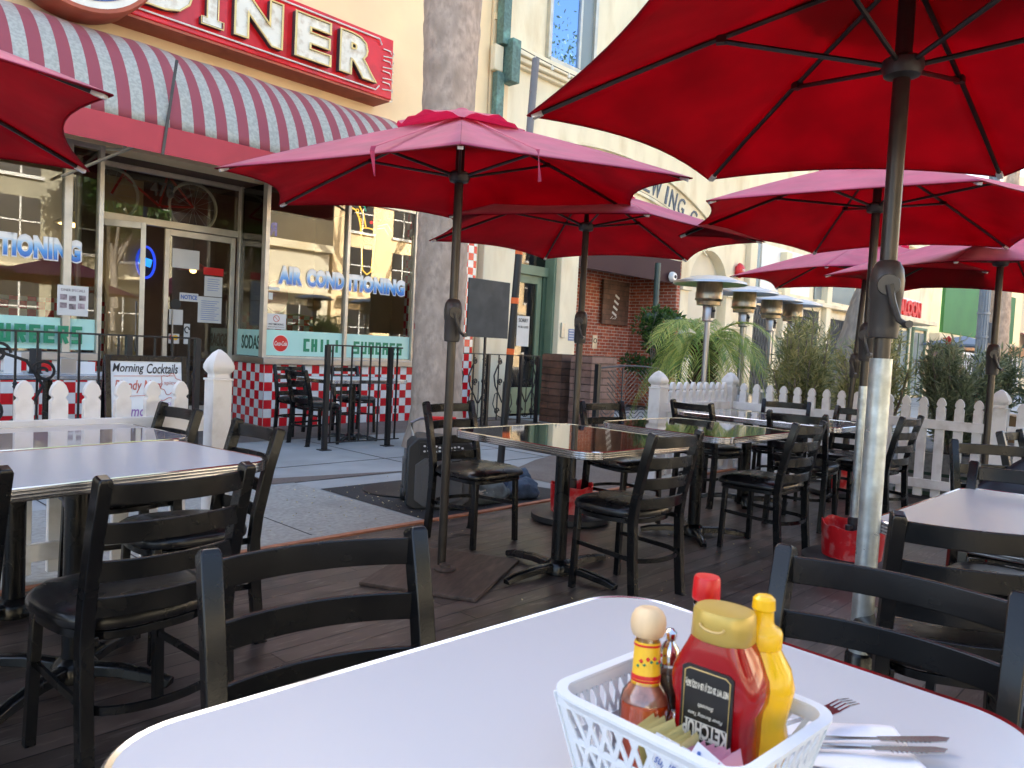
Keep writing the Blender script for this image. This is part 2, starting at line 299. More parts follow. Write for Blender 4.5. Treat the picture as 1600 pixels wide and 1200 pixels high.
# ------------------------------------------------------------------ mesh helpers
class MB:
    def __init__(s): s.v = []; s.f = []; s.m = []; s.mi = 0
    def add(s, vs, fs, M=None):
        n = len(s.v)
        s.v += [tuple(M @ Vector(p)) if M is not None else tuple(p) for p in vs]
        s.f += [tuple(i+n for i in f) for f in fs]; s.m += [s.mi]*len(fs); return s
    def box(s, x, y, z, sx, sy, sz, rz=0, M=None):
        vs = [(i*sx/2, j*sy/2, k*sz/2) for i in (-1, 1) for j in (-1, 1) for k in (-1, 1)]
        T = Matrix.Translation((x, y, z)) @ Matrix.Rotation(rz, 4, 'Z')
        if M is not None: T = M @ T
        return s.add(vs, [(0, 1, 3, 2), (4, 6, 7, 5), (0, 4, 5, 1), (2, 3, 7, 6), (0, 2, 6, 4), (1, 5, 7, 3)], T)
    def b2(s, x0, x1, y0, y1, z0, z1, M=None):
        return s.box((x0+x1)/2, (y0+y1)/2, (z0+z1)/2, abs(x1-x0), abs(y1-y0), abs(z1-z0), 0, M)
    def bar(s, p0, p1, w, h, upv=(0, 0, 1), M=None):
        p0, p1 = Vector(p0), Vector(p1); d = (p1-p0); L = d.length; d = d/L
        upv = Vector(upv)
        if abs(d.dot(upv)) > .97: upv = Vector((0, 1, 0))
        x = d.cross(upv).normalized(); z = x.cross(d)
        R = Matrix((x, d, z)).transposed().to_4x4(); R.translation = (p0+p1)/2
        if M is not None: R = M @ R
        return s.box(0, 0, 0, w, L, h, 0, R)
    def sweep(s, pts, prof, closed=False, upv=(0, 0, 1), scale=None, cap=True, M=None):
        """sweep a 2-D closed profile [(a,b)] along pts; a = sideways, b = up"""
        pts = [Vector(p) for p in pts]; n = len(pts); k = len(prof); vs = []
        U = Vector(upv)
        for i, p in enumerate(pts):
            if closed: d = pts[(i+1) % n]-pts[i-1]
            else: d = pts[min(i+1, n-1)]-pts[max(i-1, 0)]
            d.normalize(); x = d.cross(U)
            if x.length < 1e-3: x = d.cross(Vector((0, 1, 0)))
            x.normalize(); z = x.cross(d); sc = scale[i] if scale else 1
            vs += [p + x*a_*sc + z*b_*sc for a_, b_ in prof]
        fs = []
        for i in range(n if closed else n-1):
            j = (i+1) % n
            fs += [(i*k+q, i*k+(q+1) % k, j*k+(q+1) % k, j*k+q) for q in range(k)]
        if cap and not closed: fs += [tuple(range(k))[::-1], tuple((n-1)*k+q for q in range(k))]
        return s.add(vs, fs, M)
    def tube(s, pts, r, n=8, closed=False, upv=(0, 0, 1), M=None):
        sc = r if isinstance(r, (list, tuple)) else [r]*len(pts)
        return s.sweep(pts, [(cos(2*pi*q/n), sin(2*pi*q/n)) for q in range(n)], closed, upv, sc, True, M)
    def lathe(s, prof, n=24, c=(0, 0, 0), M=None, sx=1, sy=1):
        vs = []; fs = []; k = len(prof)
        for i in range(n):
            t = 2*pi*i/n
            vs += [(c[0]+r*cos(t)*sx, c[1]+r*sin(t)*sy, c[2]+z) for r, z in prof]
        for i in range(n):
            j = (i+1) % n
            fs += [(i*k+q, j*k+q, j*k+q+1, i*k+q+1) for q in range(k-1)]
        if prof[0][0] > 1e-4: fs.append(tuple(i*k for i in range(n))[::-1])
        if prof[-1][0] > 1e-4: fs.append(tuple(i*k+k-1 for i in range(n)))
        return s.add(vs, fs, M)
    def prism(s, poly, z0, z1, M=None):
        n = len(poly); vs = [(x, y, z0) for x, y in poly]+[(x, y, z1) for x, y in poly]
        fs = [tuple(range(n))[::-1], tuple(range(n, 2*n))]+[(i, (i+1) % n, n+(i+1) % n, n+i) for i in range(n)]
        return s.add(vs, fs, M)
    def grid(s, fn, nu, nv, M=None, thick=0):
        vs = [fn(i/nu, j/nv) for i in range(nu+1) for j in range(nv+1)]
        fs = [(i*(nv+1)+j, (i+1)*(nv+1)+j, (i+1)*(nv+1)+j+1, i*(nv+1)+j+1) for i in range(nu) for j in range(nv)]
        return s.add(vs, fs, M)
    def text(s, string, M, w=None, h=None, depth=.003, offset=0, shear=0, outline=None, spacing=1, align='CENTER'):
        cu = D.curves.new('t', 'FONT'); cu.body = string; cu.size = 1; cu.offset = offset; cu.shear = shear; cu.space_character = spacing
        cu.resolution_u = 3; cu.align_x = 'LEFT'
        if outline: cu.fill_mode = 'NONE'; cu.bevel_depth = outline; cu.bevel_resolution = 1
        else: cu.extrude = .5
        o = D.objects.new('t', cu); COL.objects.link(o); dg = bpy.context.evaluated_depsgraph_get(); dg.update()
        me = D.meshes.new_from_object(o.evaluated_get(dg))
        vs = [v.co.copy() for v in me.vertices]; fs = [tuple(p.vertices) for p in me.polygons]
        D.objects.remove(o); D.curves.remove(cu); D.meshes.remove(me)
        if not vs: return s
        x0, x1 = min(v.x for v in vs), max(v.x for v in vs); y0, y1 = min(v.y for v in vs), max(v.y for v in vs)
        sx = w/(x1-x0) if w else (h/(y1-y0)); sy = h/(y1-y0) if h else sx
        cx = (x0+x1)/2 if align == 'CENTER' else x0
        sz = depth if not outline else sy
        vs = [Vector(((v.x-cx)*sx, (v.y-(y0+y1)/2)*sy, v.z*sz)) for v in vs]
        return s.add(vs, fs, M)
FX = Matrix(((1, 0, 0, 0), (0, 0, -1, 0), (0, 1, 0, 0), (0, 0, 0, 1)))   # local xy plane -> facade plane seen from -Y
def fac(x, y, z, rz=0, ry=0): return Matrix.Translation((x, y, z)) @ Matrix.Rotation(rz, 4, 'Z') @ FX @ Matrix.Rotation(ry, 4, 'Z')

def link(name, me, parent=None, M=None):
    o = D.objects.new(name, me); COL.objects.link(o)
    if parent: o.parent = parent
    return o
def build(mb, name, mats, parent=None, bevel=0, smooth=40, world=None, kind=None, label=None, solid=0):
    """one mesh object; verts are in the root's local frame (or in world coordinates, when world= the root's location)"""
    me = D.meshes.new(name); vs = mb.v
    if world is not None: vs = [(p[0]-world[0], p[1]-world[1], p[2]-world[2]) for p in vs]
    me.from_pydata(vs, [], mb.f); me.update()
    if not isinstance(mats, (list, tuple)): mats = [mats]
    for m_ in mats: me.materials.append(m_)
    me.polygons.foreach_set('material_index', mb.m)
    if smooth:
        me.polygons.foreach_set('use_smooth', [True]*len(me.polygons)); me.set_sharp_from_angle(angle=rad(smooth))
    me.validate()
    o = link(name, me, parent)
    if solid: md = o.modifiers.new('thickness', 'SOLIDIFY'); md.thickness = solid; md.offset = 0
    if bevel: md = o.modifiers.new('bevel', 'BEVEL'); md.width = bevel; md.segments = 2; md.limit_method = 'ANGLE'; md.angle_limit = rad(40); md.harden_normals = False
    if kind: o['kind'] = kind
    if label: o['label'] = label
    return o
def thing(name, label, cat, loc=(0, 0, 0), rz=0, group=None):
    o = D.objects.new(name, None); COL.objects.link(o); o.location = loc; o.rotation_euler = (0, 0, rz); o.empty_display_size = .1
    return tag(o, label, cat, group)
def tag(o, label, cat, group=None):
    o['label'] = label; o['category'] = cat
    if group: o['group'] = group
    return o
def children(o): return [c for c in D.objects if c.parent == o]
KIDS = {}
def copy_thing(src, loc, rz, label):
    if src.name not in KIDS: KIDS[src.name] = [(c, [g for g in children(c)]) for c in children(src)]
    r = src.copy(); COL.objects.link(r); r.location = loc; r.rotation_euler = (0, 0, rz); r['label'] = label
    for c, gs in KIDS[src.name]:
        d = c.copy(); COL.objects.link(d); d.parent = r
        for g in gs: e = g.copy(); COL.objects.link(e); e.parent = d
    return r
def rrect(w, d, r, n=6, e=0):
    """rounded rectangle outline"""
    out = []
    for cx, cy, a0 in ((w/2-r, d/2-r, 0), (-w/2+r, d/2-r, 90), (-w/2+r, -d/2+r, 180), (w/2-r, -d/2+r, 270)):
        for i in range(n+1):
            t = rad(a0+90*i/n); out.append((cx+(r+e)*cos(t), cy+(r+e)*sin(t)))
    return out
# ------------------------------------------------------------------ the ground
def sheet(name, poly, z, m, thick=.0):
    mb = MB(); mb.add([(x, y, z) for x, y in poly], [tuple(range(len(poly)))])
    return build(mb, name, m, kind='structure', smooth=0)
sheet('street', [(-300, -300), (300, -300), (300, 300), (-300, 300)], -.03, K['asphalt'])
mb = MB(); mb.b2(-60, 80, 4.02, 9.37, -.15, 0); build(mb, 'sidewalk', K['conc'], kind='structure')
mb = MB(); mb.b2(-7, 7.86, -7, 3.96, -.14, 0); build(mb, 'deck_floor', K['deck'], kind='structure')
mb = MB(); mb.b2(-7, 7.86, 3.965, 4.015, -.1, .012); build(mb, 'deck_edging', K['terracotta'], kind='structure', bevel=.004)
mb = MB(); mb.b2(-60, 80, -13.6, -10.5, -.15, -.01); build(mb, 'far_sidewalk', K['conc'], kind='structure')
sheet('brown_paving', [(3.0, 6.02), (3.0, 5.72), (5.0, 5.62)], .004, K['brownagg'])
sheet('brown_paving', [(5.35, 5.1), (6.3, 5.55), (8.6, 6.3), (8.6, 4.45), (5.9, 4.06), (5.35, 4.06)], .004, K['brownagg'])
sheet('brown_paving', [(-8, 7.95), (9.6, 8.15), (9.6, 9.36), (-8, 9.36)], .004, K['brownagg'])
sheet('pale_paving', [(-2, 4.03), (3.42, 4.03), (3.42, 5.65), (-2, 5.65)], .004, K['conc2'])
sheet('tree_well', [(3.45, 4.03), (5.2, 4.03), (4.9, 5.3), (3.45, 5.34)], .004, K['soil'])
mb = MB()
for x0, y0, x1, y1 in ((3.42, 5.68, 9.5, 5.68), (3.0, 6.4, 9, 6.4), (4.9, 5.35, 4.9, 8), (6.6, 5.7, 6.6, 8), (1.6, 4.05, 1.6, 8), (2.6, 5.68, 2.6, 4.1)):
    mb.bar((x0, y0, .0045), (x1, y1, .0045), .008, .002)
build(mb, 'paving_joints', K['soil'], kind='structure')
mb = MB(); mb.lathe([(.30, .0), (.30, .008), (.34, .012), (.0, .0121)][:3], 28, (4.0, 4.95, .001)); mb.lathe([(.0, .0062), (.30, .0061)], 28, (4.0, 4.95, .001))
build(mb, 'tree_well_ring', K['iron'], kind='structure')
mb = MB()
for i in range(260):
    t = random.random()
    if t < .35: x, y = random.gauss(3.9, .35), random.gauss(4.75, .3)
    elif t < .75: x, y = random.uniform(2.3, 6.5), random.uniform(1.6, 4.0)
    else: x, y = random.uniform(2.3, 3.6), random.uniform(3.9, 5.4)
    s = random.uniform(.004, .011); r = random.random()*6
    z = .006 if y > 3.96 else .001
    if 3.95 < y < 4.03: continue
    mb.add([(x+s*cos(r+q*2.1)*random.uniform(.6, 1.2), y+s*sin(r+q*2.1), z+random.uniform(.001, .009)) for q in range(3)]+[(x, y, z)], [(0, 1, 2), (0, 1, 3), (1, 2, 3), (2, 0, 3)])
build(mb, 'fallen_petals', K['litter'], kind='stuff', label='pale dry petals and crumbs scattered over deck and sidewalk')['category'] = 'litter'

# ------------------------------------------------------------------ the diner
FY = 9.38
RO = (5.13, FY, 0)
dn = thing('diner_building', 'cream stucco diner with big shop windows above red and white checked tiles', 'building', RO)
def P(mb, name, m, **k): return build(mb, name, m, dn, world=RO, **k)
mb = MB(); mb.b2(-7, 8.98, FY, FY+.4, 3.25, 8.6); P(mb, 'upper_wall', K['cream'])
mb = MB(); mb.b2(-7, 8.98, FY+.4, 18, 8.3, 8.5); P(mb, 'roof', K['dkgrey'])
mb = MB(); mb.b2(8.9, 8.98, FY+.05, 18, 0, 8.3); mb.b2(-7, -6.9, FY+.05, 18, 0, 8.3); mb.b2(-7, 8.98, 17.9, 18, 0, 8.3); P(mb, 'side_wall', K['cream'])
mb = MB(); mb.b2(5.126, 7.66, FY-.004, FY+.16, 0, .836); mb.b2(5.126, 5.28, FY+.16, 10.25, 0, .836)
P(mb, 'tiled_base_wall', K['check'])
mb = MB(); mb.b2(7.662, 8.9, FY-.004, FY+.3, 0, 3.25); P(mb, 'tiled_pillar', K['check'])
mb = MB(); mb.b2(-7, 3.07, FY-.004, FY+.16, 0, .836); P(mb, 'tiled_base_wall', K['check'])
mb = MB(); mb.b2(5.09, 7.66, FY-.05, FY+.18, .838, .925); mb.b2(5.1, 5.3, FY+.18, 10.25, .838, .925); mb.b2(-7, 3.1, FY-.05, FY+.18, .838, .925); P(mb, 'window_sill', K['steel'], bevel=.006)
# shop windows: frame > panes
def frame(name, bars, panes, lab=None):
    mb = MB()
    for b in bars: mb.b2(*b)
    fr = P(mb, name, K['al'], bevel=.004)
    for p in panes:
        m2 = MB(); m2.b2(*p); o = build(m2, 'glass_pane', K['glass'], fr, world=RO)
    return fr
YG = FY+.07
fr1 = frame('shop_window', [(5.10, 5.16, FY+.02, FY+.12, .925, 3.25), (6.37, 6.42, FY+.02, FY+.12, .925, 3.25), (7.61, 7.66, FY+.02, FY+.12, .925, 3.25), (5.16, 7.61, FY+.03, FY+.11, .925, .95), (5.16, 7.61, FY+.03, FY+.11, 3.2, 3.25)],
   [(5.16, 6.37, YG, YG+.006, .95, 3.2), (6.42, 7.61, YG, YG+.006, .95, 3.2)])
fr2 = frame('shop_window', [(3.07, 3.12, FY+.02, FY+.12, .925, 3.25), (2.72, 2.80, FY+.02, FY+.12, .925, 3.25), (.8, .86, FY+.02, FY+.12, .925, 3.25), (-6, 3.07, FY+.03, FY+.11, 3.2, 3.25)],
   [(.86, 2.72, YG, YG+.006, .925, 3.2), (2.80, 3.07, YG, YG+.006, .925, 3.2), (-6, .8, YG, YG+.006, .925, 3.2)])
fr3 = frame('entrance_side_window', [(5.13, 5.18, 10.17, 10.25, .925, 3.25)], [(5.14, 5.146, FY+.13, 10.17, .93, 3.22)])
fr4 = frame('entrance_side_window', [(3.08, 3.13, 10.17, 10.25, 0, 3.25)], [(3.10, 3.106, FY+.13, 10.17, .1, 3.22)])
# vinyl bands and letters on the panes
def band(x0, x1, par):
    m2 = MB(); m2.b2(x0, x1, YG-.006, YG-.003, .955, 1.30); return build(m2, 'mint_window_band', K['mint'], par, world=RO)
band(5.165, 6.365, fr1); band(6.425, 7.605, fr1); band(.865, 2.715, fr2); band(2.805, 3.065, fr2)
m2 = MB(); m2.b2(5.134, 5.137, FY+.13, 10.16, .935, 1.29); build(m2, 'mint_window_band', K['mint'], fr3, world=RO)
def letters(par, s, x0, x1, z0, z1, m, off=.02, y=YG-.008, name='lettering', shear=0, sp=1):
    m2 = MB(); m2.text(s, fac((x0+x1)/2, y, (z0+z1)/2), w=x1-x0, h=z1-z0, depth=.002, offset=off, shear=shear, spacing=sp)
    return build(m2, name, m, par, world=RO, smooth=0)
# block letters drawn as strokes on a small grid
BL = {'C': [(3, 4, 0, 4), (0, 4, 0, 0), (0, 0, 3, 0)], 'H': [(0, 0, 0, 4), (3, 0, 3, 4), (0, 2, 3, 2)], 'I': [(1.5, 0, 1.5, 4)], 'L': [(0, 4, 0, 0), (0, 0, 3, 0)],
 'S': [(3, 4, 0, 4), (0, 4, 0, 2), (0, 2, 3, 2), (3, 2, 3, 0), (3, 0, 0, 0)], 'U': [(0, 4, 0, 0), (0, 0, 3, 0), (3, 0, 3, 4)], 'N': [(0, 0, 0, 4), (0, 4, 3, 4), (3, 4, 3, 0)],
 'D': [(0, 0, 0, 4), (0, 4, 2.6, 4), (2.6, 4, 3, 3.5), (3, 3.5, 3, .5), (3, .5, 2.6, 0), (2.6, 0, 0, 0)], 'A': [(0, 0, 0, 4), (0, 4, 3, 4), (3, 4, 3, 0), (0, 2, 3, 2)],
 'E': [(3, 4, 0, 4), (0, 4, 0, 0), (0, 0, 3, 0), (0, 2, 3, 2)], 'B': [(0, 0, 0, 4), (0, 4, 3, 4), (3, 4, 3, 0), (3, 0, 0, 0), (0, 2, 3, 2)], 'R': [(0, 0, 0, 4), (0, 4, 3, 4), (3, 4, 3, 2), (3, 2, 0, 2), (1.6, 2, 3, 0)],
 'G': [(3, 4, 0, 4), (0, 4, 0, 0), (0, 0, 3, 0), (3, 0, 3, 2), (3, 2, 1.6, 2)], 'O': [(0, 0, 0, 4), (0, 4, 3, 4), (3, 4, 3, 0), (3, 0, 0, 0)]}
def block(par, s, x0, x1, z0, z1, m, wt=.9, y=YG-.008, M=None):
    m2 = MB(); n = len(s); adv = (x1-x0)/(n-.22); cw = adv*.78; t = wt*(z1-z0)/5
    for i, ch in enumerate(s):
        for q, (a_, b_, c_, d_) in enumerate(BL[ch]):
            px = lambda v: x0+i*adv+t/2+v/3*(cw-t); pz = lambda v: z0+t/2+v/4*(z1-z0-t)
            p0, p1 = Vector((px(a_), y-.0002*q, pz(b_))), Vector((px(c_), y-.0002*q, pz(d_))); d = (p1-p0).normalized()*t/2
            m2.bar(p0-d, p1+d, t, .002, (0, 1, 0), M=M)
    return build(m2, 'lettering', m, par, world=RO if M is None else RO, smooth=0)
block(fr1, 'CHILI', 5.74, 6.33, 1.02, 1.20, K['green_txt'], 1.15)
block(fr1, 'SUNDAES', 6.57, 7.46, 1.01, 1.195, K['green_txt'], 1.0)
block(fr2, 'BURGERS', 1.99, 2.92, 1.02, 1.215, K['green_txt'], 1.1, FY+.012)
Ms = Matrix.Translation((5.131, 0, 0)) @ Matrix.Rotation(rad(-90), 4, 'Z')   # letters on the return pane, seen from -X
m2 = MB(); m2.text('SODAS', Matrix.Translation((5.131, 9.78, 1.12)) @ Matrix.Rotation(rad(-90), 4, 'Z') @ FX, w=.50, h=.19, depth=.002, offset=.025)
build(m2, 'lettering', K['dgreen_txt'], fr3, world=RO, smooth=0)
# red drinks disc
m2 = MB(); m2.lathe([(0, .001), (.118, .001), (.118, -.001)], 40, M=fac(5.39, YG-.008, 1.12)); build(m2, 'disc_border', K['white_pl'], fr1, world=RO)
m2 = MB(); m2.lathe([(0, .001), (.108, .001), (.108, -.001)], 40, M=fac(5.39, YG-.011, 1.12)); build(m2, 'red_disc_sign', K['redpl'], fr1, world=RO)
m2 = MB(); m2.text('Coca-Cola', fac(5.39, YG-.0135, 1.12), w=.185, h=.062, depth=.001, offset=.012, shear=.35); build(m2, 'disc_lettering', K['white_pl'], fr1, world=RO, smooth=0)
# frosty letters
K['frost'] = grad_mat('frosty_blue_letters', [(.0, (.02, .12, .5)), (.35, (.05, .30, .72)), (.68, (.45, .66, .85)), (.82, (.8, .82, .82))], 1.93, 2.15)
for s, x0, x1, par in (('AIR', 5.33, 5.68, fr1), ('COND', 5.76, 6.36, fr1), ('ITIONING', 6.44, 7.46, fr1), ('CONDITIONING', 1.52, 2.90, fr2), ('AIR', 1.0, 1.36, fr2)):
    letters(par, s, x0-.014, x1+.014, 1.910, 2.17, K['white_pl'], .10, YG-.008, 'letter_outline', sp=1.06)
    letters(par, s, x0, x1, 1.925, 2.15, K['frost'], .055, YG-.012, sp=1.06)
m2 = MB(); m2.b2(5.17, 5.46, YG-.009, YG-.006, 1.31, 1.515); sn = build(m2, 'no_smoking_notice', K['paper'], fr1, world=RO)
m2 = MB(); m2.text('NO SMOKING', fac(5.315, YG-.0115, 1.375), w=.22, h=.026, depth=.001, offset=.01); m2.text('within 25 feet of entrance', fac(5.315, YG-.0115, 1.34), w=.24, h=.014, depth=.001); build(m2, 'notice_text', K['ink'], fr1, world=RO, smooth=0)
m2 = MB(); m2.tube([(5.315+.042*cos(t*pi/12), YG-.011, 1.45+.042*sin(t*pi/12)) for t in range(24)], .005, 5, True); m2.bar((5.285, YG-.012, 1.48), (5.345, YG-.012, 1.42), .008, .002, (0, 1, 0)); build(m2, 'notice_symbol', K['ink_red'], fr1, world=RO)
m2 = MB(); m2.b2(5.19, 5.35, YG-.009, YG-.006, 1.83, 1.87); m2.b2(5.19, 5.25, YG-.009, YG-.006, 1.70, 1.79); build(m2, 'small_stickers', K['paper'], fr1, world=RO)
m2 = MB(); m2.b2(2.66, 2.97, FY-.002, FY+.002, 1.33, 1.66); po = build(m2, 'poster', K['paper'], fr2, world=RO)
m2 = MB()
for q, (x, z) in enumerate(((2.72, 1.53), (2.81, 1.52), (2.91, 1.53), (2.72, 1.44), (2.81, 1.43), (2.90, 1.44))): m2.b2(x-.035, x+.035, FY-.005, FY-.0025, z-.03, z+.03)
m2.text('DINER SPECIALS', fac(2.815, FY-.004, 1.61), w=.24, h=.028, depth=.001, offset=.01); build(m2, 'poster_pictures', mat('poster_pictures', (.25, .2, .22), .5, var=.9, vs=14), po, world=RO)
# entrance: doors, transom, hanging papers
DY = 10.25
mb = MB(); mb.b2(3.13, 5.13, DY-.03, DY+.05, 2.55, 2.64); mb.b2(3.13, 5.13, DY-.03, DY+.05, 3.2, 3.26); P(mb, 'transom_frame', K['al'], bevel=.004)
mb = MB(); mb.b2(3.13, 5.13, DY+.01, DY+.016, 2.64, 3.2); tp = P(mb, 'transom_glass', K['glass'])
m2 = MB(); m2.text('478', fac(4.09, DY-.0, 3.03), w=.30, h=.19, depth=.003, offset=.03); P(m2, 'house_number', K['ink'], smooth=0)
def door(x0, x1, y0, y1):
    T = Vector((x1-x0, y1-y0, 0)); L = T.length; an = math.atan2(T.y, T.x); Mx = Matrix.Translation((x0, y0, 0)) @ Matrix.Rotation(an, 4, 'Z')
    m = MB(); m.b2(0, .06, -.02, .02, .01, 2.54, Mx); m.b2(L-.06, L, -.02, .02, .01, 2.54, Mx); m.b2(.06, L-.06, -.02, .02, 2.46, 2.54, Mx); m.b2(.06, L-.06, -.02, .02, .01, .22, Mx)
    d = P(m, 'entrance_door', K['al'], bevel=.003)
    m = MB(); m.b2(.06, L-.06, -.003, .003, .22, 2.46, Mx); build(m, 'glass_pane', K['glass'], d, world=RO)
    return d, Mx, L
d1, Mx, L = door(3.13, 3.80, DY-.02, DY-.28)
m = MB()
for y in (-.07, .07): m.tube([(L-.09, y*.3, .95), (L-.09, y, .95), (L-.09, y, 1.55), (L-.09, y*.3, 1.55)], .013, 6, M=Mx)
build(m, 'door_handle', K['steel'], d1, world=RO)
d2, Mx2, L2 = door(4.14, 5.10, DY, DY)
m = MB(); m.tube([(.1, -.07, .95), (.1, -.07, 1.5)], .013, 6, M=Mx2); build(m, 'door_handle', K['steel'], d2, world=RO)
m = MB()
for x0, x1, z0, z1 in ((4.60, 4.93, 1.35, 1.70), (4.68, 4.93, 1.71, 1.98), (4.35, 4.60, 1.62, 1.73), (4.22, 4.40, 1.30, 1.5), (4.42, 4.50, 1.05, 1.32), (4.22, 4.36, 1.05, 1.18), (4.24, 4.60, 2.05, 2.3)): m.b2(x0, x1, DY-.012, DY-.009, z0, z1)
build(m, 'posted_notices', K['paper'], d2, world=RO)
m = MB(); m.text('NOTICE', fac(4.475, DY-.016, 1.675), w=.22, h=.06, depth=.001, offset=.03)
for i in range(10): m.b2(4.64, 4.89-.03*(i % 3), DY-.0145, DY-.013, 1.64-i*.028, 1.646-i*.028)
for i in range(6): m.b2(4.72, 4.89-.02*(i % 2), DY-.0145, DY-.013, 1.94-i*.03, 1.946-i*.03)
build(m, 'notice_text', K['ink_blue'], d2, world=RO, smooth=0)
m = MB(); m.b2(4.66, 4.94, DY-.013, DY-.010, 2.0, 2.10); m.lathe([(0, 0), (.035, 0), (.035, .002)], 16, M=fac(4.26, DY-.014, 1.13)); build(m, 'red_stickers', K['redpl'], d2, world=RO)
m = MB(); m.lathe([(0, 0), (.035, 0), (.035, .002)], 16, M=fac(4.31, DY-.015, 1.13)); build(m, 'yellow_sticker', K['yel_label'], d2, world=RO)
m = MB(); m.tube([(4.46+.03*cos(t*pi/8), DY-.015, 1.24+.04*sin(t*pi/8)) for t in range(14)], .008, 5); m.lathe([(0, 0), (.07, 0), (.07, .002)], 20, M=fac(4.30, DY-.015, 1.57)); build(m, 'black_sticker', K['ink'], d2, world=RO)
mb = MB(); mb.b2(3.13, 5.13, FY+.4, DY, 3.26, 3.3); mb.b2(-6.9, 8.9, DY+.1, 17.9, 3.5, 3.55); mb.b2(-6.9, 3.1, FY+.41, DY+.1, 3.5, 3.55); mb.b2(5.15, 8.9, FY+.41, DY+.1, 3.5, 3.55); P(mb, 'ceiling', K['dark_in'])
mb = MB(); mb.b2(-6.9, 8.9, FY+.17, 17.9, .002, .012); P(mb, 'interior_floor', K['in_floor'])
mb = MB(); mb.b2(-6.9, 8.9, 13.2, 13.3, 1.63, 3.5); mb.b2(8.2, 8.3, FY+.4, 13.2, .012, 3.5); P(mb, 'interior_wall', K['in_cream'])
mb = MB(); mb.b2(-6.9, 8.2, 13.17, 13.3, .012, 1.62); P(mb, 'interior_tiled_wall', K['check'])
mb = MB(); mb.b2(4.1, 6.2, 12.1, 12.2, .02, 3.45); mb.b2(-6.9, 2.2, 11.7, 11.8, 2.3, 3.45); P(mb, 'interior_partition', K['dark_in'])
ar = [(-.75, 0)]+[(-.75*cos(t*pi/14), 1.5+.75*sin(t*pi/14)) for t in range(15)]+[(.75, 0), (1.2, 0), (1.2, 3.4), (-1.2, 3.4), (-1.2, 0)]
mb = MB(); mb.prism(ar, 0, .12, fac(3.35, 12.2, .02)); P(mb, 'interior_arch', K['in_cream'])
for b in ((.5, 3.0, 10.4, 10.9, .02, 1.05), (5.6, 8.0, 12.4, 12.9, .02, 1.0)): mb = MB(); mb.b2(*b); P(mb, 'counter', K['roofred'], bevel=.02)
def hung(name, lab, cat, loc): return thing(name, lab, cat, loc)
lampL = [(4.9, 11.1, 2.12, 'red cone lamp hanging behind the SODAS pane'), (2.2, 11.3, 2.35, 'red cone lamp hanging behind the left shop window'), (3.35, 11.2, 2.55, 'glowing yellow dish lamp hanging left of the doorway')]
for i, (x, y, z, lb) in enumerate(lampL):
    t = thing('pendant_lamp', lb, 'lamp', (x, y, z), 0, 'pendant lamps inside the diner')
    m = MB(); m.lathe([(.02, .16), (.05, .12), (.24, .0), (.235, -.01)], 24); build(m, 'lamp_shade', K['lampred'] if i < 2 else K['neon_c'], t)
    m = MB(); m.lathe([(0, -.06), (.04, -.045), (.05, 0), (.0, .05)] if i < 2 else [(0, -.05), (.16, -.02), (.2, 0.0)], 16); build(m, 'lamp_bulb', K['lampglow'], t)
    m = MB(); m.tube([(0, 0, .15), (0, 0, 3.5-z)], .006, 5); build(m, 'cord', K['ink'], t)
# ---- neon mug in the right pane
t = thing('neon_sign', 'yellow neon mug sign with red notes and words COLD BEER in the window', 'neon sign', (6.85, FY+.2, 2.2))
m = MB(); m.tube([(-.13, 0, .62), (-.10, 0, .25), (-.08, 0, .06), (0, 0, .0), (.08, 0, .06), (.10, 0, .3), (.13, 0, .62)], .010, 6)
m.tube([(.15*cos(q*pi/8), 0, .64+.05*sin(q*pi/8)) for q in range(16)], .009, 6, True, (0, 1, 0))
m.tube([(-.13, 0, .62), (-.17, 0, .8), (-.24, 0, .92), (-.36, 0, .96)], .010, 6); m.tube([(-.05, 0, .70), (-.10, 0, .88), (-.2, 0, 1.02), (-.36, 0, 1.03)], .010, 6); build(m, 'mug_tube', K['neon_y'], t)
m = MB()
for q, c in enumerate('COCO'): m.text(c, fac(-.13-.03*q, -.01, .72+.065*q, ry=.5), h=.055, depth=.008, offset=.01)
build(m, 'straw_letters', K['neon_y'], t, smooth=0)
m = MB(); m.text('COLD', fac(0, -.01, .50), w=.16, h=.07, depth=.01, offset=.02)
for q in range(3): x = .04+q*.14; z = .78+q*.05; m.tube([(x, -.01, z), (x+.05, -.01, z+.02), (x+.07, -.01, z+.22), (x+.11, -.01, z+.15)], .008, 5); m.lathe([(0, -.03), (.03, 0), (0, .03)], 8, (x, -.01, z))
build(m, 'note_tubes', K['neon_r'], t)
m = MB(); m.text('BEER', fac(0, -.01, .40), w=.15, h=.06, depth=.01, offset=.02); build(m, 'beer_letters', K['neon_w'], t, smooth=0)
m = MB(); m.tube([(.15, -.01, .74), (.33, -.01, .80), (.42, -.01, .70)], .010, 5); m.tube([(.15, -.01, .70), (.28, -.01, .73), (.36, -.01, .64)], .010, 5); m.tube([(-.28, 0, 1.12), (-.12, 0, 1.08), (-.06, 0, .93)], .009, 5); build(m, 'music_lines', K['neon_g'], t)
t = thing('neon_sign', 'round blue neon sign glowing inside the open doorway', 'neon sign', (4.58, 12.0, 2.22))
m = MB(); m.tube([(.13*cos(q*pi/14), 0, .23*sin(q*pi/14)) for q in range(28)], .02, 6, True, (0, 1, 0)); build(m, 'ring_tube', K['neon_b'], t)
m = MB(); m.b2(-.09, .09, .02, .03, -.05, .07, Matrix.Rotation(.25, 4, 'Y')); build(m, 'lit_panel', K['neon_lb'], t)
t = thing('neon_sign', 'mirrored blue and red neon word ROCK behind the SODAS pane', 'neon sign', (5.62, 10.7, 2.72), rad(180))
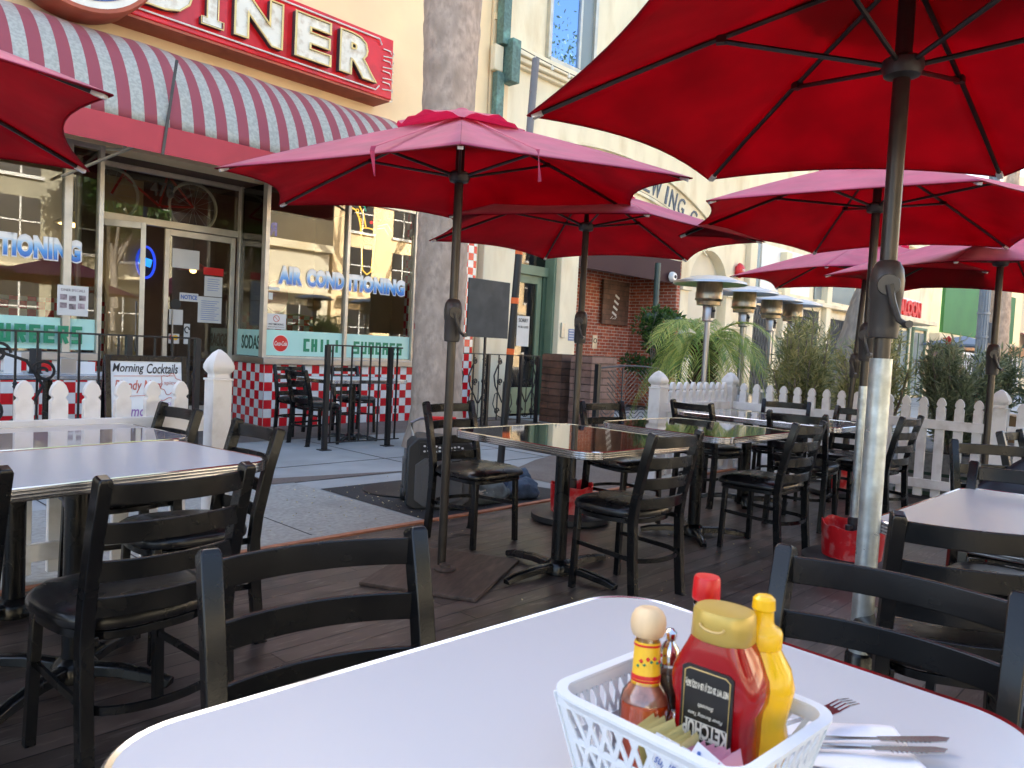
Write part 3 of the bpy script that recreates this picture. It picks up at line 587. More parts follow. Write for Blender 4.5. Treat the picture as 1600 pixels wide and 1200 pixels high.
m = MB(); m.text('ROCK', fac(-.05, 0, .1), w=.62, h=.2, depth=1, outline=.014); build(m, 'word_tubes', K['neon_b'], t)
m = MB(); m.lathe([(0, .0), (.3, 0), (.3, .05), (0, .06)], 28, M=fac(0, 0, 0) @ Matrix.Diagonal((.75, 1, 1, 1))); t = build(m, 'wall_plaque', K['lampred']); t.location = (7.35, 13.1, 1.95); tag(t, 'maroon oval plaque on the cream wall inside the diner', 'plaque')
# ---- bicycle hung in the transom
t = thing('bicycle', 'old red bicycle with cream tyres hung behind the glass above the door', 'bicycle', (4.2, DY+.5, 2.95))
for x in (-.55, .52):
    m = MB(); m.tube([(x+.33*cos(q*pi/16), 0, .33*sin(q*pi/16)) for q in range(32)], .022, 8, True, (0, 1, 0)); wh = build(m, 'wheel', K['tyre'], t)
    m = MB()
    for q in range(14): m.bar((x, 0, 0), (x+.32*cos(q*pi/7), 0, .32*sin(q*pi/7)), .004, .004)
    build(m, 'spokes', K['steel'], wh)
m = MB(); P_ = {'r': (.52, 0, 0), 'b': (.06, 0, -.06), 's': (.16, 0, .38), 'h': (-.36, 0, .38), 'h2': (-.40, 0, .26), 'f': (-.55, 0, 0)}
for q, r in (('r', 'b'), ('b', 's'), ('s', 'r'), ('b', 'h2'), ('s', 'h'), ('h', 'f')): m.tube([P_[q], P_[r]], .016, 8)
build(m, 'bicycle_frame', K['bikered'], t)
m = MB(); m.box(.18, 0, .44, .24, .12, .05); build(m, 'saddle', K['ink'], t, bevel=.02)
m = MB(); m.tube([(-.36, 0, .42), (-.42, -.2, .5), (-.3, -.25, .48)], .012, 6); m.tube([(-.36, 0, .42), (-.42, .2, .5), (-.3, .25, .48)], .012, 6); m.tube([(.06, -.1, -.14), (.06, 0, -.06), (.06, .1, .02)], .012, 6); build(m, 'handlebar', K['steel'], t)

# ------------------------------------------------------------------ awning
aw = thing('striped_awning', 'curved red and grey-white striped awning over the diner windows', 'awning', (2.7, FY, 3.36))
def awf(u, v):
    x = -9+u*15.85; t_ = v*pi/2
    y = -1.0*(.84*sin(t_)+.16*v); z = 1.11*(.84*cos(t_)+.16*(1-v))
    ph = (x/1.13) % 1; sag = .045*math.sin(pi*ph)**2*math.sin(pi*min(1, v*1.0))*(1-.35*v)
    return (x-2.7+2.7-2.7, y+sag*.35, z-sag)
m = MB(); m.grid(awf, 150, 14); build(m, 'striped_cover', K['awning'], aw, smooth=60, solid=.003)
m = MB(); m.grid(lambda u, v: (-11.7+u*15.85, -1.002+.004*sin(u*60)-.01*v, 0-.29*v), 120, 1); build(m, 'valance', K['awning_red'], aw, solid=.004, smooth=0)
m = MB()
for x in (-4.1, -1.9, .42, 2.2, 4.1): m.tube([(x, -.02, -.15), (x, -.5, -.22), (x, -.97, -.02)], .018, 6)
m.tube([(-11.7, -.98, -.02), (4.13, -.98, -.02)], .014, 6)
m.bar((-.05, -.1, -.55), (.5, -.95, -.18), .03, .02)
build(m, 'support_arms', K['al'], aw)
m = MB(); m.bar((.63, -1.02, -.30), (.76, -1.0, .72), .03, .01, (0, 1, 0)); build(m, 'flat_steel_strut', K['bronze'], aw)
# ------------------------------------------------------------------ neon DINER sign
SX, SZ = 4.8, 4.6
sg = thing('diner_sign', 'long red neon sign reading DINER above the striped awning', 'sign', (SX, FY, SZ))
m = MB(); m.b2(-1.9, 1.92, -.40, -.01, .03, .86); build(m, 'sign_box', [K['sign_red']], sg, bevel=.012)
m = MB(); m.b2(-1.9, 1.90, -.385, -.01, 0, .028); build(m, 'sign_underside', K['sign_brown'], sg)
m = MB(); mf = MB(); mo = MB()
for ch, x0, x1 in (('D', 3.28, 3.84), ('I', 3.94, 4.20), ('N', 4.33, 4.96), ('E', 5.13, 5.66), ('R', 5.79, 6.40)):
    T = fac((x0+x1)/2-SX, -.435, .435)
    if ch == 'I':
        w_, h_ = x1-x0, .55; po_ = [(-w_/2, -h_/2), (w_/2, -h_/2), (w_/2, -h_/2+.08), (w_/4, -h_/2+.08), (w_/4, h_/2-.08), (w_/2, h_/2-.08), (w_/2, h_/2), (-w_/2, h_/2), (-w_/2, h_/2-.08), (-w_/4, h_/2-.08), (-w_/4, -h_/2+.08), (-w_/2, -h_/2+.08)]
        m.prism(po_, -.03, .03, T); mf.prism([(x*.86, y*.95) for x, y in po_], .031, .034, T); mo.tube([(x*1.02, y*1.02, .05) for x, y in po_], .0085, 6, True, M=T)
    else:
        m.text(ch, T, w=x1-x0, h=.55, depth=.06, offset=.06); mf.text(ch, T @ Matrix.Translation((0, 0, .033)), w=x1-x0-.03, h=.52, depth=.003, offset=.05)
        mo.text(ch, T @ Matrix.Translation((0, 0, .055)), w=x1-x0+.012, h=.565, outline=.0085*1.9, offset=.055)
build(m, 'letter_sides', K['dkgrey'], sg, smooth=0); build(mf, 'letter_faces', K['ivory'], sg, smooth=0); build(mo, 'neon_letter_tubes', K['neon_c'], sg)
m = MB(); m.tube([(-1.6, -.43, .10), (1.62, -.43, .09), (1.68, -.43, .16)], .011, 6); m.tube([(-1.6, -.43, .79), (1.66, -.43, .79), (1.70, -.43, .72)], .011, 6)
for i in range(4): m.tube([(1.74, -.42, .68-i*.15), (1.86, -.42, .68-i*.15), (1.90, -.42, .60-i*.15), (1.74, -.42, .58-i*.15)], .009, 6)
for i in range(6): z = .76-.13*i; m.tube([(1.92, -.34, z)]+[(1.92+.14*sin(q*pi/8), -.28+.05*sin(q*pi/8), z-.02+.05*cos(q*pi/8)) for q in range(0, 9)]+[(1.92, -.25, z-.08)], .008, 6)
build(m, 'neon_border_tubes', K['neon_w'], sg)
m = MB(); m.lathe([(.78, 0), (.80, .04), (.80, .40), (.78, .44)], 56, M=fac(-2.13, -.12, .63)); build(m, 'emblem_rim', K['sign_brown'], sg)
m = MB(); m.lathe([(0, 0.002), (.74, .0), (.74, -.02)], 56, M=fac(-2.13, -.565, .63)); build(m, 'emblem_face', K['ivory'], sg)
m = MB(); m.tube([(-2.13+.66*cos(q*pi/28), -.575, .63+.66*sin(q*pi/28)) for q in range(56)], .008, 5, True, (0, 1, 0)); build(m, 'emblem_ring', K['ink_blue'], sg)
m = MB(); m.prism([(-.30, -.50), (-.05, -.50), (-.05, -.44), (-.11, -.44), (-.08, -.3), (.08, -.3), (.11, -.44), (.05, -.44), (.05, -.50), (.30, -.50), (.30, -.44), (.25, -.44), (.08, .45), (-.08, .45), (-.25, -.44), (-.30, -.44)], 0, .015, fac(-2.13, -.57, .63)); build(m, 'emblem_letter', K['sign_red'], sg)
# ------------------------------------------------------------------ chairs
def superell(w, d, n, k=32, taper=.06):
    out = []
    for i in range(k):
        t = 2*pi*i/k; c, s_ = cos(t), sin(t)
        x = math.copysign(abs(c)**(2/n), c)*w/2; y = math.copysign(abs(s_)**(2/n), s_)*d/2
        out.append((x*(1+taper*y/(d/2)), y))
    return out
def make_chair(kind, lab):
    t = thing('dining_chair', lab, 'chair')
    n = 2.9 if kind == 'round' else 5
    m = MB(); out = superell(.455, .44, n); lv = [(.90, .425), (1.0, .432), (1.015, .448), (.985, .466), (.92, .476), (.75, .484), (.45, .488), (.15, .489)]
    if kind == 'square': lv = [(.95, .425), (1.0, .43), (1.01, .442), (.985, .456), (.93, .468), (.75, .484), (.45, .492), (.15, .493)]
    vs = []; k = len(out)
    for s_, z in lv: vs += [(x*s_, y*s_+.01, z) for x, y in out]
    fs = [tuple(range(k))[::-1], tuple((len(lv)-1)*k+q for q in range(k))]
    for i in range(len(lv)-1): fs += [(i*k+q, i*k+(q+1) % k, (i+1)*k+(q+1) % k, (i+1)*k+q) for q in range(k)]
    m.add(vs, fs); build(m, 'seat', K['vinyl'], t, smooth=50)
    m = MB(); pr = [(-.012, -.012), (.012, -.012), (.012, .012), (-.012, .012)]
    m.sweep([(x*.93, y*.93+.01, .41) for x, y in superell(.44, .43, n)], [(a_*.5, b_) for a_, b_ in pr], True)
    for x in (-.17, .17): m.bar((x, -.2, .41), (x, .17, .41), .012, .024)
    build(m, 'seat_frame', K['black'], t, bevel=.002)
    m = MB(); uu = [(-.178, .165, .245), (-.184, 0, .238), (-.186, -.15, .232)]+[(-.186*cos(q*pi/12), -.16-.105*sin(q*pi/12), .228) for q in range(1, 12)]+[(.186, -.15, .232), (.184, 0, .238), (.178, .165, .245)]
    m.sweep(uu, [(-.005, -.011), (.005, -.011), (.005, .011), (-.005, .011)]); build(m, 'stretcher', K['black'], t)
    m = MB()
    for z, tz in ((.812, 1.), (.708, .72), (.606, .45), (.506, .2)):
        yb = -.194-.085*tz
        pts = [(x, yb-.042*(1-(x/.19)**2), z) for x in [(-.185+.37*i/12) for i in range(13)]]
        m.sweep(pts, [(-.006, -.027), (.006, -.027), (.006, .027), (-.006, .027)])
    build(m, 'backrest', K['black'], t, bevel=.0025)
    for sx in (-1, 1):
        m = MB(); pts = [(sx*.20, -.225, 0), (sx*.199, -.203, .22), (sx*.198, -.192, .42), (sx*.198, -.203, .52), (sx*.199, -.242, .70), (sx*.20, -.283, .848), (sx*.20, -.286, .858)]
        m.sweep(pts, [(-.021, -.018), (.021, -.018), (.021, .018), (-.021, .018)], upv=(sx*1., 0, 0), scale=[1, 1, 1, 1, 1, 1, .75]); m.box(sx*.20, -.235, .004, .036, .04, .008)
        build(m, 'leg', K['black'], t, bevel=.003)
        m = MB(); m.bar((sx*.19, .175, 0.004), (sx*.178, .165, .43), .03, .03, (0, 1, 0)); build(m, 'leg', K['black'], t, bevel=.003)
    return t
CH = {}
def chair(kind, x, y, deg, lab, grp='black ladder-back chairs at the tables'):
    """x, y = middle of the top of the back; deg = where the chair faces"""
    f = rad(deg); ox, oy = x+.26*cos(f), y+.26*sin(f)
    if kind not in CH:
        c = make_chair(kind, lab); CH[kind] = c; c.location = (ox, oy, 0); c.rotation_euler = (0, 0, f-pi/2)
    else: c = copy_thing(CH[kind], (ox, oy, 0), f-pi/2, lab)
    c['group'] = grp; return c
chair('round', .88, 2.06, 95, 'black chair with four curved slats in front of the pale blue table at left')
chair('round', .79, 1.20, -101, 'nearest chair back, tucked against the far side of the white table with the condiments')
chair('round', 1.58, 2.97, 176, 'black chair at the right end of the pale blue table beside the white gate post')
chair('round', 1.61, 3.80, 180, 'chair at the end of the speckled grey table by the left white picket fence')
chair('round', .33, 2.28, 95, 'chair cut by the left edge of the photo at the pale blue table')
chair('square', 3.35, 3.70, -88, 'brown-topped seat chair facing us behind the central umbrella pole, before the loudspeaker')
chair('round', 3.27, 1.99, 88, 'chair seen from behind at the near side of the dark glossy table in the centre')
chair('square', 4.66, 3.45, -100, 'chair half hidden behind the right part of the dark glossy centre table')
chair('round', 5.62, 3.25, -10, 'chair before the white corner post, at the left end of the far pale table')
chair('square', 4.72, 1.93, 89, 'chair with a squared cushion at the near side of the second dark table')
chair('round', 5.50, 2.32, 6, 'chair behind the squared-cushion chair, facing the far pale table')
chair('square', 6.95, 3.05, 196, 'chair beyond the far pale table, left of the two before the pickets')
chair('round', 6.85, 2.36, 172, 'chair beyond the far pale table, beside the thin galvanised pole')
chair('round', 6.30, 1.80, 88, 'lone chair seen from the side before the white pickets, right of the galvanised pole')
chair('round', 2.21, .44, 28, 'chair behind the nearest right chair, facing the white table on the right edge')
chair('round', 1.50, .44, 184, 'nearest right chair with wide slats facing the condiment table')
chair('square', 3.55, .56, 180, 'brownish chair back beyond the white table on the right edge')
chair('round', 5.75, 1.02, -95, 'small chair back peeking out above the black jacket on the right')
G2 = 'black chairs at the sidewalk table by the diner'
chair('round', 4.62, 7.70, 0, 'chair at the left end of the sidewalk table under the CHILI window', G2)
chair('square', 5.12, 8.72, -90, 'chair against the checked tiles on the far side of the sidewalk table, left one', G2)
chair('round', 5.95, 8.72, -90, 'chair against the checked tiles on the far side of the sidewalk table, right one', G2)
chair('round', 3.7, 8.45, 175, 'dark wooden chair beside the doorway behind the cocktail board', G2)

# ------------------------------------------------------------------ tables
def table(cx, cy, wx, wy, rz, top, lab, col=None, grp='diner tables with ribbed chrome edges', base_off=(0, 0), foot=.36, brz=.5):
    t = thing('dining_table', lab, 'table', (cx, cy, 0), rz, grp)
    m = MB(); o = rrect(wx-.012, wy-.012, .11, 8); m.prism(o, .712, .75); build(m, 'tabletop', top, t, bevel=.0015)
    m = MB(); pr = [(-.004, -.002)]
    for i in range(4):
        z = .0035+i*.0105; pr += [(.003, z-.003), (.0075, z), (.0075, z+.004), (.003, z+.007)]
    pr += [(-.004, .0405)]
    m.sweep([(x, y, .710) for x, y in rrect(wx-.012, wy-.012, .11, 10)], pr, True); build(m, 'chrome_edge', K['chrome'], t, smooth=35)
    bx, by = base_off
    m = MB(); m.lathe([(.042, .05), (.042, .70)], 24, (bx, by, 0)); build(m, 'pedestal', K['black'], t)
    m = MB(); m.box(bx, by, .705, .42, .04, .012, brz); m.box(bx, by, .7045, .04, .42, .011, brz); build(m, 'mounting_bracket', K['black'], t, bevel=.002)
    m = MB(); m.lathe([(.075, .0), (.075, .045), (.06, .065), (.042, .08)], 24, (bx, by, 0))
    for q in range(4):
        a_ = brz+q*pi/2; d = Vector((cos(a_), sin(a_), 0)); b = Vector((bx, by, 0))
        m.sweep([b+d*.05+Vector((0, 0, .04)), b+d*.18+Vector((0, 0, .046)), b+d*(foot-.06)+Vector((0, 0, .034)), b+d*foot+Vector((0, 0, .020))], [(-.03, -.02), (.03, -.02), (.024, .014), (.01, .022), (-.01, .022), (-.024, .014)], scale=[1, .95, .85, .72])
    build(m, 'cross_base', K['black'], t, bevel=.003); return t
table(.77, .535, 1.0, .745, rad(-3), K['white_lam'], 'white table in the foreground carrying the condiment basket', brz=.8)
table(.86, 2.93, 1.24, .72, rad(8), K['blue_lam'], 'pale bluish table with chrome edge at the left behind the four-slat chair', base_off=(.03, -.05))
table(.90, 3.67, 1.22, .68, rad(6), K['grey_lam'], 'shiny speckled grey table by the white picket fence on the left')
table(3.37, 2.68, .98, 1.04, rad(-2), K['dark_lam'], 'dark glossy table in the centre on a cross base', base_off=(-.12, -.03), foot=.40, brz=.0)
table(4.68, 2.66, .98, .98, rad(-2), K['dark_lam'], 'second dark glossy table, right of the centre one', base_off=(.02, .0), brz=.75)
table(6.15, 2.82, .80, 1.40, 0, K['grey_lam'], 'far pale shiny table before the corner of the picket fence', base_off=(0, .2))
table(3.02, .40, 1.10, .80, rad(-1), K['white_lam'], 'white table at the right edge, beyond the galvanised pole')
table(5.45, 7.82, 1.20, .75, 0, K['blue_lam'], 'sidewalk table behind the black railing by the CHILI window', foot=.34, brz=.6)
table(2.30, 8.35, 1.25, .75, 0, K['blue_lam'], 'sidewalk table under the BURGERS window holding menus', brz=.6)
# things on the far left table
for x, y, lb, mt, sz in ((2.18, 8.3, 'black menu stand on the table under the BURGERS window', 'ink', (.10, .02, .24)), (2.42, 8.2, 'clear napkin caddy on the table under the BURGERS window', 'steel', (.14, .1, .16)), (1.98, 8.25, 'white menu card on the table under the BURGERS window', 'paper', (.14, .015, .2)), (2.62, 8.3, 'white cup box on the table under the BURGERS window', 'white_pl', (.14, .1, .12))):
    m = MB(); m.box(0, 0, sz[2]/2, *sz); m.box(0, 0, .006, sz[0]*1.15, max(.06, sz[1]*1.3), .012); o = build(m, 'menu_holder' if sz[1] < .05 else 'napkin_holder', K[mt], bevel=.004); o.location = (x, y, .751); tag(o, lb, 'menu holder' if sz[1] < .05 else 'napkin holder')

# ------------------------------------------------------------------ umbrellas
def umbrella(base, zt, R, rot, hz, az, cz, lab, pipe=None, off=(0, 0), basekind=None, collar=.34, lever=0, straps=False, sc=.1, tilt=(0, 0), br=.155):
    t = thing('patio_umbrella', lab, 'umbrella', (base[0], base[1], 0), 0, 'crimson patio umbrellas')
    ox, oy = off; H = az-zt; pole_r = .024
    A = Vector((ox, oy, az))
    def rib(k, s_):
        a_ = rad(rot+60*k); r = R*s_
        return Vector((ox+r*cos(a_), oy+r*sin(a_), az-H*(.86*s_+.14*s_*s_)+tilt[0]*r*cos(a_)+tilt[1]*r*sin(a_)))
    m = MB(); nu, nv = 14, 12
    for k in range(6):
        def f(u, v, k=k):
            p, q = rib(k, u), rib(k+1, u); c = p.lerp(q, v); w_ = 4*v*(1-v)
            ctr = Vector((ox, oy, c.z)); c = c+(ctr-c)*(sc*w_*u**3)
            c.z -= .035*w_*u*(1.15-u)*1.6; c.z += .035*w_*u**4
            return c
        m.grid(f, nu, nv)
    can = build(m, 'canopy', [K['canopy'], K['canopy_under']], t, smooth=28); md = can.modifiers.new('cloth', 'SOLIDIFY'); md.thickness = .0025; md.offset = 1; md.material_offset = 1; md.material_offset_rim = 1; md.use_flip_normals = False
    m = MB()
    m.grid(lambda u, v: Vector((ox+(.04+.30*u)*cos(2*pi*v), oy+(.04+.30*u)*sin(2*pi*v), az+.030-.125*u*(.86+.14*u)*1.0 + .030*u*u*abs(sin(3*(2*pi*v-rad(rot))))+.008*u*u*sin(17*v*6.28))), 6, 72); m.lathe([(0, .05), (.03, .04), (.045, .028)], 14, (ox, oy, az)); build(m, 'vent_flap', K['canopy'], can, smooth=50)
    m = MB(); pe = []
    for k in range(6):
        for v in range(0, 10):
            p, q = rib(k, 1), rib(k+1, 1); c = p.lerp(q, v/10); w_ = 4*(v/10)*(1-v/10); c = c+(Vector((ox, oy, c.z))-c)*(sc*w_); c.z += .035*w_-.035*w_*.15*1.6; pe.append(c)
    m.tube(pe, .0035, 5, True); build(m, 'hem', K['canopy_under'], can)
    if straps:
        m = MB()
        for a_, l_ in ((rad(rot+180+17), .13), (rad(rot+180-19), .12)):
            pts = [(ox+r*cos(a_), oy+r*sin(a_), az-H*min(1, r/R*1.10)+.012+tilt[0]*r*cos(a_)+tilt[1]*r*sin(a_)) for r in (.2, .5, .8, .98, 1.06)]; p = pts[-1]; pts += [(p[0]+.012*cos(a_), p[1]+.012*sin(a_), p[2]-.02), (p[0]+.016*cos(a_+1), p[1]+.016*sin(a_+1), p[2]-l_)]
            m.sweep(pts, [(-.011, -.001), (.011, -.001), (.011, .001), (-.011, .001)])
        build(m, 'tie_strap', K['canopy'], can)
    px = lambda z: Vector((ox*z/hz, oy*z/hz, z))
    for k in range(6):
        m = MB(); pts = [rib(k, s_)-Vector((0, 0, .012)) for s_ in (.03, .25, .5, .75, .985)]; m.tube(pts, .0085, 6); rb = build(m, 'rib', K['bronze'], t)
        m = MB(); p = rib(k, .46)-Vector((0, 0, .022)); h = Vector((ox, oy, hz)); dd = (p-h); dd.z = 0; dd.normalize(); m.tube([h+dd*.045+Vector((0, 0, .01)), p], .008, 6)
        m.box(p.x, p.y, p.z+.004, .03, .03, .022, rad(rot+60*k)); build(m, 'strut', K['bronze'], rb)
        m = MB(); e = rib(k, .985)-Vector((0, 0, .014)); e0 = rib(k, .955)-Vector((0, 0, .014)); m.bar(e0, e, .022, .014); build(m, 'rib_end_cap', K['white_pl'], rb, bevel=.002)
    z0 = pipe if pipe else (.34 if basekind == 'disc' else .03)
    m = MB(); m.tube([px(z0-.0), px(cz-.16), px(hz), A-Vector((0, 0, .02))], pole_r, 14); build(m, 'pole', K['bronze'], t)
    m = MB(); m.lathe([(.026, -.03), (.05, -.022), (.058, 0), (.058, .02), (.045, .03), (.026, .03)], 16, (ox, oy, hz)); build(m, 'runner_hub', K['bronze_pl'], t)
    c = px(cz); a_ = rad(lever)
    m = MB(); m.lathe([(.027, -.12), (.040, -.118), (.043, -.10), (.044, -.005), (.047, .0), (.049, .05), (.044, .085), (.033, .105), (.025, .11)], 18, c); m.lathe([(.0, .052), (.03, .052), (.032, .048), (.032, .0)], 18, M=Matrix.Translation(c+Vector((0, 0, .035))) @ Matrix.Rotation(a_, 4, 'Z') @ Matrix.Rotation(pi/2, 4, 'Y'))
    ck = build(m, 'crank_housing', K['bronze_pl'], t)
    d = Vector((cos(a_), sin(a_), 0)); s_ = Vector((-sin(a_), cos(a_), 0))
    m = MB(); b = c+d*.058+Vector((0, 0, .035)); m.tube([b, b+s_*.012-Vector((0, 0, .05)), b+s_*.03-Vector((0, 0, .10)), b+s_*.05-Vector((0, 0, .115))], [.011, .010, .009, .008], 8); m.tube([b+s_*.05-Vector((0, 0, .115)), b+s_*.052+d*.05-Vector((0, 0, .115))], .011, 8); build(m, 'crank_handle', K['bronze_pl'], ck)
    if pipe:
        m = MB(); m.tube([px(collar if basekind == 'disc' else .05), px(pipe)], .032 if basekind == 'disc' else .026, 18); build(m, 'galvanised_pipe', K['galv'], t)
    if basekind == 'disc':
        m = MB(); m.lathe([(.25, 0), (.26, .02), (.25, .045), (.06, .06), (.042, .075), (.042, collar+.01), (.036, collar+.02)], 28); build(m, 'base', K['black'], t)
    elif basekind == 'bucket':
        m = MB(); m.lathe([(.27, 0), (.285, .015), (.285, .05), (.26, .065), (0, .066)], 32); build(m, 'base_disc', K['spk'], t)
        m = MB(); n = 40; vs = []
        for i in range(n):
            q = 2*pi*i/n; zz = .265+.02*mnoise.noise(Vector((cos(q)*1.5, sin(q)*1.5, base[0])))+.008*sin(7*q)
            r = br
            vs += [(r*.93*cos(q), r*.93*sin(q), .067), (r*cos(q), r*sin(q), zz), (r*.96*cos(q), r*.96*sin(q), zz), (r*.9*cos(q), r*.9*sin(q), .07)]
        m.add(vs, [(4*i+j, 4*((i+1) % n)+j, 4*((i+1) % n)+(j+1) % 4, 4*i+(j+1) % 4) for i in range(n) for j in range(4)]); build(m, 'cut_red_bucket', K['red'], t)
        m = MB(); m.lathe([(0, .07), (.14, .07), (.14, .10), (0, .105)], 24); build(m, 'bucket_fill', K['conc2'], t)
        m = MB(); m.lathe([(.035, .06), (.035, .30), (.03, .305)], 14); m.box(-.05, 0, .25, .05, .02, .02); m.lathe([(0, -.02), (.018, -.015), (.018, .015), (0, .02)], 8, (-.085, 0, .25)); build(m, 'pole_socket', K['spk'], t)
    return t
umbrella((2.77, 3.08), 2.03, 1.24, 48, 2.112, 2.43, 1.36, 'crimson umbrella in the middle of the photo on a dark pole beside the loudspeaker', basekind='plate', lever=240, straps=True, tilt=(.067, .005))
umbrella((2.42, .78), 2.0, 1.13, 58, 2.10, 2.40, 1.43, 'nearest crimson umbrella, top right, on a thick pole sleeved in galvanised pipe', pipe=1.25, basekind='disc', lever=205, sc=.06)
umbrella((4.33, 3.45), 2.02, 1.24, 55, 2.12, 2.42, 1.40, 'crimson umbrella behind the middle one, before the brick recess', off=(.08, .06), basekind='bucket', lever=200)
umbrella((4.81, 1.64), 2.05, 1.25, 38, 2.16, 2.45, 1.37, 'crimson umbrella just behind the nearest one, pole standing in a red bucket', pipe=1.10, basekind='bucket', lever=180, br=.182)
umbrella((6.69, 1.36), 1.91, 1.24, 0, 2.04, 2.30, 1.32, 'crimson umbrella at the right edge with a dark pole before the fence post', basekind='disc', collar=.3, lever=200)
umbrella((7.37, 2.66), 2.0, 1.22, 5, 2.1, 2.38, 1.22, 'farthest crimson umbrella, over the table at the fence corner', off=(.05, -.08), basekind='bucket', lever=170)
umbrella((-.1, 3.2), 1.87, 1.25, 15, 1.98, 2.25, 1.3, 'crimson umbrella cut by the top left corner of the photo', basekind='disc')
m = MB(); m.box(0, 0, .009, .76, .62, .018); m.lathe([(.06, .018), (.06, .03), (.03, .034), (.03, .05)], 16); o = build(m, 'base_board', K['plywood'], bevel=.003); o.location = (2.74, 3.02, .0012); o.rotation_euler = (0, 0, rad(27)); tag(o, 'worn brown plywood board under the middle umbrella pole', 'board')

# ------------------------------------------------------------------ white picket fences
def picket_post(par, x, y, h=1.12, s_=.125):
    m = MB(); m.box(x, y, (h-.17)/2, s_, s_, h-.17)
    for z, w_, k in ((h-.165, s_+.012, .012), ): m.box(x, y, z, w_, w_, k)
    q = s_/2; lv = [(.82, h-.158), (.80, h-.135), (1.02, h-.120), (1.16, h-.105), (1.14, h-.085), (.92, h-.055), (.52, h-.02), (.12, h)]
    vs = []; fs = []
    for w_, z in lv: vs += [(x+a_*q*w_, y+b_*q*w_, z) for a_, b_ in ((-1, -1), (1, -1), (1, 1), (-1, 1))]
    for i in range(len(lv)-1): fs += [(i*4+j, i*4+(j+1) % 4, i*4+4+(j+1) % 4, i*4+4+j) for j in range(4)]
    fs += [(0, 1, 2, 3)[::-1], tuple((len(lv)-1)*4+j for j in range(4))]; m.add(vs, fs)
    return build(m, 'fence_post', K['wpaint'], par, bevel=.003, world=FO)
PKM = {}
def picket(par, x, y, ang, h=.96):
    key = (round(ang, 2))
    if key not in PKM:
        m = MB(); w_, d = .038, .019
        pr = [(-w_, .04), (w_, .04), (w_, .865), (w_*.72, .875), (w_*.72, .882), (w_, .892), (w_*.98, .912), (w_*.72, .938), (w_*.3, .957), (0, .962), (-w_*.3, .957), (-w_*.72, .938), (-w_*.98, .912), (-w_, .892), (-w_*.72, .882), (-w_*.72, .875), (-w_, .865)]
        m.prism([(a_, b_) for a_, b_ in pr], -d, d, Matrix.Rotation(ang, 4, 'Z') @ FX)
        o = build(m, 'picket', K['wpaint'], par, bevel=.003, smooth=30); PKM[key] = o
    else: o = PKM[key].copy(); COL.objects.link(o); o.parent = par
    o.location = (x-FO[0], y-FO[1], 0); return o
def rail(par, p0, p1, z, h=.085, th=.03):
    m = MB(); m.bar((*p0, z), (*p1, z), th, h); return build(m, 'fence_rail', K['wpaint'], par, bevel=.003, world=FO)
FO = (1.95, 4.07, 0)
fl = thing('picket_fence', 'white picket fence on the left ending in a tall capped post', 'fence', FO, 0, 'white picket fences')
picket_post(fl, 1.965, 4.09, 1.135, .108); picket_post(fl, -.7, 4.09, 1.135)
for i in range(18):
    x = 1.755-.145*i
    if abs(x+.7) > .09: picket(fl, x, 4.09, 0)
rail(fl, (1.87, 4.062), (-3, 4.062), .735); rail(fl, (1.87, 4.062), (-3, 4.062), .15)
FO = (7.8, 4.07, 0)
fr_ = thing('picket_fence', 'white picket fence around the right corner of the deck before the shrubs', 'fence', FO, 0, 'white picket fences')
for x, y in ((6.36, 4.07), (7.8, 4.07), (7.8, 1.5), (7.8, -1.1)): picket_post(fr_, x, y, 1.07)
for i in range(10): picket(fr_, 6.49+.131*i, 4.07, 0)
for y0 in (4.07, 1.5):
    for i in range(16): picket(fr_, 7.8, y0-.165-.1495*i, rad(-90))
for z in (.715, .16): rail(fr_, (6.42, 4.04), (7.74, 4.04), z); rail(fr_, (7.77, 4.0), (7.77, 1.57), z); rail(fr_, (7.77, 1.43), (7.77, -1.04), z)

